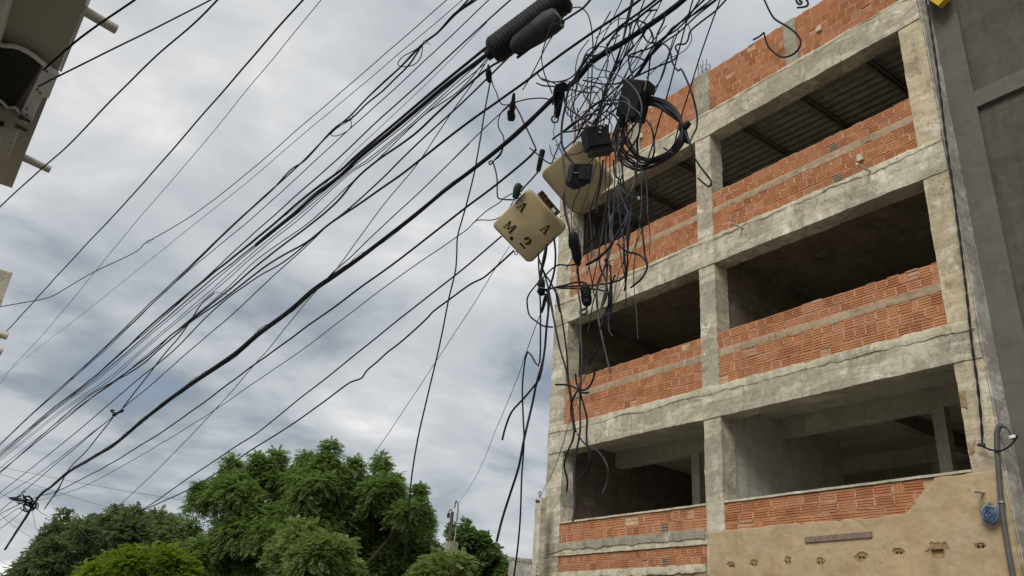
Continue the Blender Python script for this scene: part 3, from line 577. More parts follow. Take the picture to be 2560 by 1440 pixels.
('cable','steep cable bending left over the lower black box towards the antenna','steep cables falling through the tangle','k',0.005,[(3.223,1.828,6.954),(3.06,2.976,4.187),(3.049,3.05,4.009),(3.036,3.139,3.789),(3.027,3.212,3.642),(3.019,3.298,3.537),(3.008,3.432,3.422),(3,3.608,3.421)]),
('cable','steep thin cable passing the trunk clamp on its right','steep cables falling through the tangle','k',0.004,[(3.103,1.39,6.718),(3.02,3.15,4.289),(3.014,3.271,4.123),(3.009,3.404,3.981),(3.005,3.525,3.928),(3.002,3.557,3.803),(3,3.605,3.741)]),
('cable','steep thin cable falling farthest right onto the lower black box','steep cables falling through the tangle','k',0.004,[(3.175,0.959,6.436),(3.08,2.829,4.093),(3.074,2.943,3.95),(3.069,3.058,3.825),(3.063,3.144,3.637),(3.058,3.251,3.53),(3.054,3.321,3.409),(3.05,3.362,3.281)]),
('cable','loose loop in front of the trunk left of the clamp','','k',0.0055,[(2.828,3.82,3.934),(2.828,3.754,3.843),(2.822,3.593,3.723),(2.83,3.472,3.678),(2.808,3.363,3.655),(2.819,3.337,3.696),(2.807,3.263,3.693)]),
('cable','pair of loose ends left of the trunk clamp','loose ends left of the trunk clamp','k',0.005,[(2.875,3.884,4),(2.875,3.855,3.949),(2.867,3.757,3.862),(2.86,3.639,3.747),(2.869,3.569,3.666),(2.848,3.514,3.52),(2.85,3.481,3.452),(2.852,3.397,3.356),(2.856,3.318,3.27),(2.873,3.216,3.168)]),
('cable','flat loose end pointing left of the trunk clamp','loose ends left of the trunk clamp','k',0.006,[(2.85,3.867,3.898),(2.85,3.791,3.828),(2.85,3.707,3.772),(2.85,3.609,3.704)]),
('cable','short stub crossing the antenna above the lower black box','','k',0.005,[(2.85,3.475,3.609),(2.85,3.384,3.539),(2.85,3.281,3.467)]),
('cable','arched thin cable over the far antenna','','k',0.005,[(3.042,3.168,3.358),(3.048,3.279,3.502),(3.042,3.335,3.599),(3.05,3.399,3.681),(3.05,3.456,3.73),(3.052,3.522,3.758),(3.045,3.585,3.747),(3.015,3.612,3.682),(3.037,3.676,3.665),(3.019,3.657,3.574),(3.049,3.671,3.528),(3.034,3.604,3.421)]),
('cable','slack cable curving left of the pillar top through the tangle','slack cables curling between the black boxes','k',0.006,[(2.74,3.496,3.148),(2.763,3.471,3.178),(2.769,3.412,3.187),(2.782,3.349,3.213),(2.781,3.249,3.2),(2.791,3.192,3.205),(2.775,3.086,3.138),(2.787,3.073,3.107)]),
('cable','dark cable sweeping from the trunk to the upper black box','slack cables curling between the black boxes','k',0.006,[(2.859,3.528,3.283),(2.853,3.43,3.234),(2.843,3.312,3.187),(2.863,3.269,3.184),(2.868,3.192,3.182),(2.842,3.096,3.153),(2.869,3.066,3.201),(2.847,2.959,3.171)]),
('cable','dark cable sweeping from the heavy bend across to the upper black box','slack cables curling between the black boxes','k',0.0057,[(2.942,3.616,3.376),(2.947,3.512,3.39),(2.956,3.409,3.433),(2.982,3.345,3.471),(2.977,3.261,3.448),(2.992,3.187,3.425),(3.006,3.113,3.384)]),
('cable','dark cable rising from the tangle past the upper black box top','slack cables curling between the black boxes','k',0.006,[(2.872,3.37,3.313),(2.893,3.31,3.366),(2.879,3.218,3.356),(2.884,3.122,3.356),(2.919,3.093,3.417),(2.921,3.034,3.431),(2.927,2.95,3.458)]),
('cable','short dark cable arching into the left side of the upper black box','slack cables curling between the black boxes','k',0.005,[(2.922,3.339,3.311),(2.921,3.281,3.343),(2.903,3.191,3.326),(2.903,3.128,3.311),(2.908,3.072,3.292),(2.917,3.033,3.27)]),
('cable','dark cable climbing steeply to the left edge of the upper black box','slack cables curling between the black boxes','k',0.0055,[(2.883,3.268,3.22),(2.9,3.224,3.258),(2.916,3.154,3.291),(2.889,3.089,3.287),(2.914,3.073,3.354),(2.905,3.017,3.38)]),
('cable','dark cable rising from the cream box corner towards the upper black box','slack cables curling between the black boxes','k',0.0055,[(2.964,3.641,3.249),(2.977,3.574,3.277),(2.98,3.496,3.293),(2.983,3.405,3.295),(2.967,3.336,3.31),(2.989,3.297,3.376),(2.982,3.24,3.417),(3.023,3.234,3.496)]),
('cable','grey cable bent over the face of the upper black box','','g',0.0044,[(2.7,2.813,3.045),(2.703,2.777,3.02),(2.706,2.736,2.965),(2.717,2.693,2.914),(2.704,2.664,2.868),(2.728,2.698,2.875)]),
('cable','black cable from the tangle down past the left of the lower black box','','k',0.006,[(2.739,3.391,3.402),(2.727,3.338,3.312),(2.712,3.249,3.212),(2.72,3.179,3.136),(2.719,3.106,3.065),(2.744,3.072,3.029)]),
('cable','cable crossing from the clamp to the box body','','k',0.005,[(2.85,3.534,3.216),(2.85,3.565,3.168),(2.85,3.603,3.111),(2.85,3.621,3.072),(2.85,3.883,3.329)]),
('cable','thin cable hanging from the trunk clamp hook','','g',0.0031,[(2.831,3.385,3.587),(2.838,3.378,3.559),(2.848,3.422,3.54),(2.846,3.538,3.549),(2.848,3.609,3.511),(2.859,3.633,3.473),(2.832,3.599,3.346),(2.833,3.603,3.288),(2.854,3.565,3.185),(2.84,3.501,3.088),(2.823,3.465,2.947)]),
('cable','slack cable curving from the lower black box into the coil bottom','slack cables between the boxes and the coil','k',0.006,[(3.012,3.257,3.378),(3,3.16,3.266),(3.008,3.14,3.179),(3.041,3.12,3.084),(3.024,3.044,2.971),(3.022,2.985,2.897),(3.054,2.906,2.842)]),
('cable','slack cable dropping straight through the coil opening','slack cables between the boxes and the coil','k',0.006,[(2.929,3,3.136),(2.955,3.023,3.079),(2.937,2.987,2.975),(2.977,2.996,2.957),(2.953,2.928,2.847),(2.966,2.834,2.77)]),
('cable','slack cable slanting down left inside the coil','slack cables between the boxes and the coil','k',0.006,[(2.92,2.897,3.054),(2.944,2.983,3.036),(2.97,3.059,3.001),(2.991,3.124,2.973),(3,3.153,2.959)]),
('cable','slack cable from the upper black box slanting left across the coil','slack cables between the boxes and the coil','k',0.0057,[(2.9,2.835,3.036),(2.914,2.867,2.981),(2.926,2.902,2.942),(2.938,2.957,2.918),(2.95,3.018,2.901)]),
('cable','thickest slack cable hanging across the front of the coil','slack cables between the boxes and the coil','k',0.0066,[(2.899,2.852,3.034),(2.893,2.852,2.936),(2.901,2.877,2.89),(2.941,2.91,2.822),(2.949,2.924,2.75),(2.949,2.935,2.683),(2.954,2.97,2.601)]),
('cable','slack cable hanging from the upper black box beside the coil','','k',0.006,[(2.955,2.858,3.071),(2.962,2.823,3.008),(2.964,2.808,2.948),(2.983,2.817,2.889),(2.978,2.81,2.826),(3.008,2.856,2.801)]),
('cable','black cable from the coil tie falling across the pillar and hooking back','','k',0.0057,[(3.038,2.61,2.87),(3.019,2.573,2.786),(3.033,2.551,2.677),(3.035,2.524,2.617),(3.023,2.471,2.529),(3.04,2.451,2.485),(3.018,2.428,2.437),(3.028,2.45,2.433),(3.022,2.477,2.461),(3.038,2.535,2.532)]),
('cable','short cut end poking out of the coil','','k',0.0057,[(2.9,2.661,2.736),(2.9,2.62,2.693),(2.9,2.588,2.66)]),
('cable','cable falling from the coil tie with a pale frayed tip','','g',0.0031,[(2.98,2.575,2.848),(2.98,2.555,2.792),(2.98,2.541,2.735),(2.98,2.534,2.688)]),
('cable','grey cable hanging down the front of the box body to the long connector','','g',0.0044,[(2.729,3.437,3.076),(2.741,3.386,2.986),(2.764,3.386,2.875),(2.777,3.382,2.767),(2.783,3.385,2.683),(2.801,3.392,2.606),(2.792,3.332,2.429)]),
('cable','dark grey cable falling past the long connector to the oval one','','k',0.0066,[(2.85,3.47,2.78),(2.852,3.481,2.731),(2.866,3.471,2.615),(2.877,3.434,2.481),(2.876,3.424,2.391),(2.856,3.368,2.311),(2.866,3.364,2.25),(2.883,3.354,2.212),(2.888,3.35,2.15),(2.909,3.355,2.089)]),
('cable','grey cable arching over the long connector','','g',0.0031,[(2.819,3.423,2.701),(2.812,3.385,2.602),(2.792,3.298,2.474),(2.802,3.272,2.408),(2.806,3.254,2.382),(2.794,3.23,2.338)]),
('cable','grey cable from the box body into the long connector','','g',0.0031,[(2.82,3.361,2.414),(2.82,3.34,2.431),(2.82,3.306,2.432),(2.82,3.271,2.399),(2.82,3.255,2.357)]),
('cable','long pale grey cable hanging to the brick sill of the left bay','','g',0.0059,[(2.817,3.258,2.01),(2.799,3.227,1.94),(2.809,3.224,1.892),(2.801,3.211,1.715),(2.807,3.201,1.577),(2.819,3.217,1.455),(2.842,3.239,1.294),(2.828,3.216,1.154),(2.855,3.282,1.006),(2.859,3.282,0.869),(2.857,3.269,0.769),(2.846,3.266,0.691)]),
('cable','thick grey cable with a cut end by the left bay brick edge','','g',0.0057,[(2.898,2.929,2.411),(2.883,2.943,2.346),(2.87,2.978,2.27),(2.901,3.072,2.279),(2.88,3.068,2.197),(2.894,3.136,2.103),(2.898,3.185,2.042),(2.895,3.184,1.978),(2.905,3.181,1.868),(2.887,3.178,1.994),(2.904,3.183,1.862),(2.869,3.111,1.69),(2.885,3.088,1.571),(2.888,3.053,1.465)]),
('cable','slack cable from the box body with a sharp kink at the brick edge','','k',0.0055,[(2.85,3.113,2.85),(2.879,3.153,2.784),(2.891,3.184,2.701),(2.899,3.218,2.632),(2.884,3.197,2.53),(2.915,3.256,2.477),(2.898,3.231,2.375),(2.897,3.27,2.352),(2.919,3.338,2.348)]),
('cable','black cable hanging down left of the bunch across the upper brick band','black cables hanging in front of the openings','k',0.0055,[(2.883,3.101,2.553),(2.88,3.132,2.459),(2.888,3.17,2.401),(2.91,3.195,2.291),(2.88,3.152,2.139),(2.913,3.157,2.101),(2.905,3.12,2.027),(2.907,3.105,1.957),(2.894,3.078,1.834)]),
('cable','black cable in the bunch reaching down over the middle beam','black cables hanging in front of the openings','k',0.0057,[(3.005,3.143,2.786),(3.017,3.114,2.641),(2.995,3.063,2.498),(3.019,3.102,2.418),(3.02,3.096,2.295),(2.998,3.064,2.169),(2.988,3.061,2.08),(3.02,3.703,2.23),(2.991,3.213,2.027),(3.013,3.277,1.957)]),
('cable','black cable in the right of the bunch ending on the brick band','black cables hanging in front of the openings','k',0.0057,[(3.004,3.111,2.92),(3.031,3.126,2.804),(3.005,3.07,2.634),(3.023,3.061,2.526),(3.037,3.073,2.443),(3.006,3.05,2.273),(3.011,3.061,2.14),(3.034,3.095,2.062),(3.031,3.103,2.018)]),
('cable','black cable through the middle of the bunch in the top opening','black cables hanging in front of the openings','k',0.006,[(2.961,3.138,2.914),(2.952,3.115,2.785),(2.954,3.068,2.729),(2.969,3.076,2.639),(2.98,3.054,2.56),(2.953,2.995,2.452),(2.95,3,2.35),(2.954,2.997,2.233)]),
('cable','thick grey cable crossing diagonally through the hanging bunch','grey cables of the hanging bunch','g',0.0057,[(2.838,2.818,2.678),(2.86,2.849,2.619),(2.829,2.842,2.507),(2.827,2.913,2.448),(2.851,3.012,2.438),(2.826,3.01,2.374),(2.85,3.023,2.308),(2.823,2.983,2.222)]),
('cable','thickest grey cable low in the hanging bunch over the brick band','grey cables of the hanging bunch','g',0.0063,[(2.879,2.915,2.417),(2.862,2.931,2.348),(2.876,2.985,2.315),(2.879,3.037,2.28),(2.895,3.059,2.27),(2.883,3.082,2.215),(2.868,3.075,2.147),(2.865,3.072,2.067),(2.864,3.075,1.971),(2.853,3.099,1.846)]),
('cable','grey cable forming the left edge of the hanging bunch','grey cables of the hanging bunch','g',0.005,[(2.889,3.056,2.634),(2.905,3.115,2.603),(2.902,3.108,2.487),(2.874,3.065,2.367),(2.856,3.039,2.268),(2.865,3.033,2.245)]),
('cable','thin grey cable along the right edge of the hanging bunch','grey cables of the hanging bunch','g',0.0037,[(2.864,2.847,2.587),(2.854,2.857,2.492),(2.871,2.888,2.435),(2.879,2.905,2.344),(2.88,2.948,2.23),(2.844,2.94,2.17)]),
('cable','thinnest grey cable in the middle of the hanging bunch','grey cables of the hanging bunch','g',0.0035,[(2.9,3.027,2.656),(2.9,3.004,2.551),(2.9,2.962,2.458),(2.9,2.946,2.41),(2.9,2.98,2.359)]),
('cable','short cable with a white connector tip in front of the top opening','','g',0.0026,[(2.88,2.99,2.617),(2.88,2.943,2.55),(2.88,2.892,2.509),(2.88,2.838,2.468)]),
('cable','black cable curving out to the right and back under the top opening','','k',0.006,[(2.928,2.954,2.429),(2.932,2.899,2.39),(2.916,2.863,2.342),(2.941,2.87,2.295),(2.918,2.834,2.193),(2.935,2.842,2.124),(2.922,2.811,2.052),(2.949,2.841,2.035),(2.923,2.854,1.975),(2.934,2.949,1.954)]),
('cable','cable sweeping across the upper brick band to the right','','k',0.0062,[(2.9,3.028,2.251),(2.9,2.941,2.166),(2.9,2.862,2.121),(2.9,2.812,2.066),(2.9,2.792,2.019)]),
('cable','thick cut stub sticking out to the left of the hanging bunch','','k',0.0084,[(2.85,3.023,2.225),(2.838,3.054,2.192),(2.824,3.095,2.162),(2.811,3.137,2.143),(2.8,3.182,2.133)]),
('cable','black cable with a bow over the middle beam, nearest the oval connector','black cables over the middle beam','k',0.0057,[(2.942,3.156,2.203),(2.961,3.177,2.137),(2.963,3.182,2.059),(2.968,3.201,1.988),(2.964,3.225,1.919),(2.974,3.196,2.049),(2.971,3.2,1.997),(2.961,3.221,1.923)]),
('cable','black cable in the middle of three right of the oval connector','black cables over the middle beam','k',0.0057,[(2.872,3.058,2.111),(2.854,3.034,2.012),(2.868,3.053,1.908),(2.877,3.053,1.825),(2.853,3.033,1.955),(2.856,3.038,1.877),(2.879,3.105,1.813),(2.867,3.123,1.741)]),
('cable','thin black cable at the right of three beside the oval connector','black cables over the middle beam','k',0.005,[(2.896,3.036,2.054),(2.894,3.063,1.996),(2.913,3.101,1.938),(2.915,3.112,1.888),(2.896,3.097,1.785),(2.909,3.126,1.73),(2.93,3.203,1.66),(2.936,3.29,1.586)]),
('cable','short pale stub inside the middle opening','','g',0.0031,[(2.9,3.096,1.878),(2.9,3.092,1.743),(2.9,3.079,1.709),(2.9,3.053,1.682)]),
('cable','black cross cable knotted on the long pale cable at the lower brick band','cross cables knotted at the lower brick band','k',0.0057,[(2.798,3.401,1.449),(2.815,3.342,1.441),(2.807,3.271,1.415),(2.813,3.228,1.39),(2.81,3.206,1.368),(2.824,3.182,1.363),(2.801,3.128,1.349)]),
('cable','black hooked cross cable knotted on the long pale cable at the lower brick band','cross cables knotted at the lower brick band','k',0.0057,[(2.82,3.101,1.464),(2.823,3.112,1.433),(2.831,3.143,1.402),(2.825,3.168,1.38),(2.827,3.202,1.382),(2.833,3.234,1.396)]),
('cable','black cable falling from the knot to a loop in the lowest opening','','k',0.006,[(2.834,3.278,1.497),(2.833,3.269,1.447),(2.819,3.23,1.401),(2.831,3.221,1.356),(2.824,3.177,1.267),(2.82,3.153,1.207),(2.832,3.169,1.147),(2.813,3.14,1.068),(2.813,3.112,1.001),(2.819,3.129,0.947),(2.84,3.186,0.922),(2.815,3.215,0.89)]),
('cable','black cable falling from the knot to a cut end in the lowest opening','','k',0.0057,[(2.856,3.269,1.412),(2.822,3.277,1.354),(2.843,3.32,1.31),(2.846,3.306,1.234),(2.829,3.269,1.163),(2.857,3.312,1.126),(2.829,3.321,1.05),(2.84,3.348,0.991),(2.841,3.323,0.929),(2.839,3.312,0.89),(2.851,3.329,0.855)]),
('cable','grey cable bowing out to the right in the lowest opening','','g',0.0047,[(2.851,3.262,1.155),(2.846,3.217,1.109),(2.865,3.198,1.085),(2.849,3.101,1.04),(2.835,3.032,0.984),(2.839,3.006,0.93),(2.86,3.033,0.876),(2.842,3.045,0.813)]),
('service_wire','thin wire from the tangle to the hook of the concrete post','','k',0.003,[(3.019,2.811,2.633),(3.368,3.289,2.639),(3.649,3.68,2.662),(4.006,4.124,2.701),(4.511,4.9,2.736),(5.161,5.842,2.76),(6.628,7.808,2.749),(7.754,9.332,2.761),(8.495,10.41,2.787),(9.469,11.811,2.835)]),
('service_wire','second thin wire running beside it to the concrete post','','k',0.003,[(2.958,2.849,2.714),(3.254,3.232,2.726),(3.679,3.751,2.739),(3.893,4.053,2.74),(4.644,4.977,2.749),(5.269,5.93,2.756),(6.662,7.828,2.76),(7.68,9.223,2.762),(8.438,10.313,2.749),(9.26,11.535,2.766)]),
('service_wire','thin overhead wire crossing low behind the fan to the big tree','thin overhead wires crossing low at the left','k',0.004,[(-1.437,25.754,3.951),(1.944,23.66,3.522),(2.749,23.162,3.42),(3.534,22.66,3.318),(4.638,21.913,3.197),(5.949,20.957,3.07)]),
('service_wire','thin overhead wire crossing low behind the fan to the left tree','thin overhead wires crossing low at the left','k',0.004,[(-0.285,18.317,2.875),(1.828,21.706,3.08),(2.493,22.772,3.144),(3.475,24.292,3.235),(4.628,26.011,3.328),(5.481,27.246,3.405)]),
('service_wire','faint wire from the left edge into the far knot of cables','','k',0.004,[(0.713,16.968,2.329),(1.775,19.772,2.436),(2.046,20.486,2.463),(2.3,21.163,2.467),(2.504,21.707,2.555)]),
('service_wire','faint slack wire from the far knot to the left tree','faint wires under the far knot','k',0.005,[(2.681,21.689,2.526),(2.999,22.792,2.527),(3.453,24.268,2.596),(3.861,25.572,2.681)]),
('service_wire','faint slack wire from the far knot down to the left tree','faint wires under the far knot','k',0.005,[(2.68,21.702,2.416),(2.94,23.055,2.404),(3.143,24.198,2.388),(3.415,25.666,2.371)]),
('service_wire','faint wire low at the left edge behind the drooping bundle end','faint wires low at the left edge','k',0.004,[(0.499,22.326,3.339),(2.462,25.746,2.666),(2.94,26.578,2.502),(3.606,27.667,2.348)]),
('service_wire','lowest faint wire at the left edge','faint wires low at the left edge','k',0.004,[(1.283,22.118,1.919),(2.799,25.802,1.555),(3.021,26.342,1.502),(3.292,26.971,1.485),(3.613,27.723,1.538)]),
('cable','cable from the far knot to the left edge, upper of three','cables leaving the far knot to the left edge','k',0.0062,[(2.4,20.931,2.515),(2.298,21.749,2.414),(2.2,22.805,2.355),(1.647,28.77,2.018)]),
('cable','cable from the far knot to the left edge, middle of three','cables leaving the far knot to the left edge','k',0.0062,[(2.4,20.411,2.357),(2.329,21.211,2.333),(2.251,21.881,2.235),(2.2,22.393,2.179),(1.607,28.327,1.52)]),
('cable','cable from the far knot to the left edge, lowest of three','cables leaving the far knot to the left edge','k',0.007,[(2.4,20.418,2.306),(2.325,20.815,2.155),(2.261,21.282,2.043),(2.2,21.879,1.959),(1.598,27.79,1.124)]),
('cable','short cut end hanging beside the bundle end above the left tree','','k',0.0079,[(2.5,17.255,2.619),(2.5,17.531,2.465),(2.5,17.931,2.306),(2.5,18.509,2.11)]),
('slack_wire','slack wire slanting down through the tangle crossing in front of the upper black box','slack wires slanting through the tangle','k',0.0051,[(2.897,3.133,4.095),(2.896,3.22,4.01),(2.898,3.305,3.861),(2.906,3.429,3.803),(2.911,3.484,3.604),(2.892,3.483,3.394)]),
('slack_wire','slack wire slanting down through the tangle left of the upper black box','slack wires slanting through the tangle','k',0.0042,[(2.976,3.13,4.104),(2.935,3.118,3.838),(2.951,3.218,3.746),(2.941,3.289,3.633),(2.962,3.413,3.562),(2.98,3.56,3.473)]),
('slack_wire','slack wire slanting down through the tangle onto the lower black box lid','slack wires slanting through the tangle','k',0.0046,[(3.155,3.182,4.194),(3.113,3.221,3.94),(3.153,3.39,3.818),(3.112,3.435,3.615),(3.124,3.629,3.543),(3.124,3.761,3.395)]),
('slack_wire','slack wire slanting down through the tangle just right of the heavy bend','slack wires slanting through the tangle','k',0.0050,[(2.901,2.803,3.704),(2.932,2.957,3.67),(2.923,3.146,3.584),(2.914,3.167,3.405),(2.901,3.226,3.242),(2.928,3.354,3.161)]),
('slack_wire','slack wire slanting down through the tangle behind the grey sagging cable','slack wires slanting through the tangle','k',0.0039,[(2.877,2.817,3.541),(2.891,2.971,3.552),(2.876,3.081,3.46),(2.899,3.252,3.469),(2.884,3.311,3.335),(2.875,3.398,3.213)]),
('slack_wire','slack wire slanting down through the tangle over the far mast','slack wires slanting through the tangle','k',0.0051,[(3.053,2.894,4.033),(3.063,3.05,3.955),(3.025,3.11,3.772),(3.041,3.237,3.71),(3.017,3.32,3.519),(3.066,3.43,3.434)]),
('slack_wire','slack wire slanting down through the tangle towards the coil','slack wires slanting through the tangle','k',0.0037,[(3.073,2.916,3.851),(3.085,3.025,3.753),(3.076,3.118,3.627),(3.059,3.195,3.487),(3.101,3.341,3.363),(3.071,3.392,3.147)]),
('slack_wire','slack wire slanting down through the tangle between both black junction boxes','slack wires slanting through the tangle','k',0.0040,[(3.076,2.791,3.844),(3.09,2.964,3.802),(3.092,3.11,3.742),(3.123,3.287,3.627),(3.106,3.334,3.442),(3.104,3.35,3.214)]),
('slack_wire','slack wire slanting down through the tangle down to the cream box corner','slack wires slanting through the tangle','k',0.0038,[(3.037,2.697,3.658),(3.05,2.774,3.522),(3.074,2.877,3.381),(3.083,3.006,3.263),(3.064,3.133,3.14),(3.079,3.325,3.085)]),
('slack_wire','slack wire slanting down through the tangle past the suspension clamp hook','slack wires slanting through the tangle','k',0.0045,[(3.129,2.728,3.794),(3.155,2.846,3.663),(3.121,2.885,3.48),(3.122,3.004,3.408),(3.157,3.184,3.33),(3.126,3.285,3.209)]),
('hanging_wire','thin wire hanging loose below the junction boxes, leftmost of twelve','thin wires hanging below the boxes','k',0.0031,[(3.023,3.504,3.067),(3.011,3.495,2.922),(3.03,3.583,2.834),(3.052,3.631,2.73),(3.043,3.598,2.582),(3.053,3.59,2.455),(3.038,3.648,2.344)]),
('hanging_wire','thin wire hanging loose below the junction boxes, second from the left of twelve','thin wires hanging below the boxes','g',0.0032,[(2.901,3.229,2.905),(2.901,3.278,2.79),(2.866,3.292,2.646),(2.848,3.317,2.516),(2.852,3.32,2.39),(2.898,3.368,2.298),(2.849,3.319,2.137)]),
('hanging_wire','thin wire hanging loose below the junction boxes, third from the left of twelve','thin wires hanging below the boxes','g',0.0027,[(3.046,3.442,3.165),(3.025,3.409,2.978),(3,3.425,2.818),(3.031,3.436,2.682),(3.051,3.431,2.537),(3.02,3.387,2.362),(3.025,3.431,2.237)]),
('hanging_wire','thin wire hanging loose below the junction boxes, fourth from the left of twelve','thin wires hanging below the boxes','k',0.0038,[(3.035,3.355,3.096),(3.057,3.369,2.928),(3.035,3.406,2.755),(3.061,3.483,2.621),(3.019,3.425,2.41),(3.02,3.387,2.231),(3.063,3.393,2.087)]),
('hanging_wire','thin wire hanging loose below the junction boxes, fifth from the left of twelve','thin wires hanging below the boxes','g',0.0037,[(2.986,3.231,3.03),(2.991,3.242,2.829),(2.988,3.228,2.621),(2.974,3.242,2.426),(2.945,3.248,2.229),(2.979,3.33,2.085),(2.96,3.354,1.907)]),
('hanging_wire','thin wire hanging loose below the junction boxes, sixth from the left of twelve','thin wires hanging below the boxes','g',0.0039,[(2.882,3.013,2.95),(2.867,3.026,2.72),(2.879,3.042,2.51),(2.888,3.068,2.309),(2.88,3.111,2.114),(2.855,3.167,1.921),(2.893,3.251,1.76)]),
('hanging_wire','thin wire hanging loose below the junction boxes, sixth from the right of twelve','thin wires hanging below the boxes','k',0.0037,[(3.023,3.243,3.054),(2.988,3.198,2.778),(2.986,3.242,2.568),(3.03,3.275,2.376),(3.001,3.185,2.12),(2.989,3.162,1.906),(2.997,3.23,1.731)]),
('hanging_wire','thin wire hanging loose below the junction boxes, fifth from the right of twelve','thin wires hanging below the boxes','g',0.0030,[(2.944,3.1,2.941),(2.917,3.034,2.728),(2.913,3.099,2.591),(2.956,3.184,2.483),(2.956,3.186,2.325),(2.918,3.134,2.138),(2.951,3.158,2.008)]),
('hanging_wire','thin wire hanging loose below the junction boxes, fourth from the right of twelve','thin wires hanging below the boxes','g',0.0035,[(2.982,3.068,2.907),(2.996,3.099,2.797),(2.976,3.113,2.666),(2.957,3.086,2.52),(2.985,3.088,2.409),(2.939,3.022,2.246),(2.971,3.048,2.151)]),
('hanging_wire','thin wire hanging loose below the junction boxes, third from the right of twelve','thin wires hanging below the boxes','k',0.0033,[(3.008,3.125,3.034),(3.043,3.146,2.848),(3.02,3.107,2.615),(3.003,3.131,2.421),(3.029,3.129,2.238),(3.002,3.059,2.02),(3.02,3.082,1.856)]),
('hanging_wire','thin wire hanging loose below the junction boxes, rightmost of twelve','thin wires hanging below the boxes','g',0.0028,[(3.024,3.023,3.006),(2.97,2.926,2.796),(3.013,2.908,2.676),(2.991,2.879,2.525),(2.984,2.867,2.393),(3.021,2.885,2.292),(2.989,2.858,2.15)]),
('hanging_wire','thin wire hanging loose below the junction boxes, second from the right of twelve','thin wires hanging below the boxes','g',0.0030,[(2.984,2.939,2.856),(2.985,2.92,2.631),(2.97,2.913,2.412),(2.946,2.925,2.207),(3.001,2.992,2.055),(2.98,2.952,1.846),(2.993,2.949,1.666)]),
('loose_wire','thin loose wire looping through the tangle round the black boxes','thin loose wires in the tangle','k',0.0030,[(2.894,3.248,3.309),(2.843,3.252,3.35),(2.865,3.346,3.513),(2.866,3.291,3.565),(2.869,3.208,3.552),(2.87,3.112,3.494),(2.834,2.997,3.212)]),
('loose_wire','thin loose wire looping through the tangle round the black boxes','thin loose wires in the tangle','k',0.0034,[(2.849,3.473,3.512),(2.891,3.557,3.493),(2.92,3.511,3.405),(2.864,3.37,3.217),(2.908,3.325,3.254)]),
('loose_wire','thin loose wire looping through the tangle round the black boxes','thin loose wires in the tangle','k',0.0032,[(2.79,2.833,3.071),(2.808,3.027,3.208),(2.834,3.251,3.375),(2.848,3.286,3.604),(2.83,3.249,3.751)]),
('loose_wire','thin loose wire looping through the tangle round the black boxes','thin loose wires in the tangle','g',0.0046,[(2.758,2.891,3.635),(2.735,2.986,3.608),(2.762,2.997,3.5),(2.772,3.026,3.409),(2.828,2.971,3.273),(2.77,2.808,3.062),(2.738,2.806,2.91)]),
('loose_wire','thin loose wire looping through the tangle round the black boxes','thin loose wires in the tangle','k',0.0038,[(2.93,3.627,3.204),(2.957,3.43,2.998),(2.964,3.254,3.061),(2.959,3.156,3.175),(2.921,3.271,3.359)]),
('loose_wire','thin loose wire looping through the tangle round the black boxes','thin loose wires in the tangle','k',0.0032,[(2.865,3.334,3.489),(2.845,3.2,3.247),(2.814,3.179,3.045),(2.909,3.39,3.073),(2.836,3.478,3.055)]),
('loose_wire','thin loose wire looping through the tangle round the black boxes','thin loose wires in the tangle','k',0.0035,[(3.185,3.896,3.789),(3.237,3.931,3.988),(3.146,3.715,3.876),(3.202,3.691,4.028),(3.226,3.574,3.94),(3.226,3.557,3.741)]),
('loose_wire','thin loose wire looping through the tangle round the black boxes','thin loose wires in the tangle','k',0.0038,[(2.948,3.282,3.096),(2.992,3.413,3.215),(2.933,3.432,3.234),(3.017,3.56,3.433),(2.946,3.484,3.427),(2.957,3.511,3.521)]),
('loose_wire','thin loose wire looping through the tangle round the black boxes','thin loose wires in the tangle','k',0.0031,[(3.017,2.857,3.749),(3.072,2.978,3.997),(3.051,3.08,4.078),(3.038,3.21,4.17),(3.04,3.324,4.166),(3.059,3.462,4.174)]),
('loose_wire','thin loose wire looping through the tangle round the black boxes','thin loose wires in the tangle','k',0.0041,[(2.815,3.348,3.305),(2.811,3.4,3.509),(2.845,3.366,3.705),(2.902,3.354,3.898),(2.841,3.072,3.69),(2.849,3.009,3.506)]),
('loose_wire','thin loose wire looping through the tangle round the black boxes','thin loose wires in the tangle','g',0.0038,[(2.898,3.221,3.453),(2.963,3.465,3.658),(2.954,3.545,3.845),(2.881,3.428,3.905),(2.886,3.328,3.973)]),
('loose_wire','thin loose wire looping through the tangle round the black boxes','thin loose wires in the tangle','k',0.0033,[(2.952,3.297,3.119),(3.036,3.349,3.355),(3.015,3.344,3.535),(3.022,3.497,3.732),(2.961,3.67,3.857)]),
('loose_wire','thin loose wire looping through the tangle round the black boxes','thin loose wires in the tangle','k',0.0038,[(2.891,3.041,3.226),(2.893,2.944,3.091),(2.848,2.867,2.95),(2.893,2.945,2.929),(2.876,3.027,2.925),(2.889,3.043,2.714)]),
('loose_wire','thin loose wire looping through the tangle round the black boxes','thin loose wires in the tangle','k',0.0031,[(3.203,3.698,3.483),(3.169,3.653,3.335),(3.158,3.753,3.302),(3.224,3.961,3.415),(3.2,4.074,3.534),(3.143,4.035,3.576)]),
]
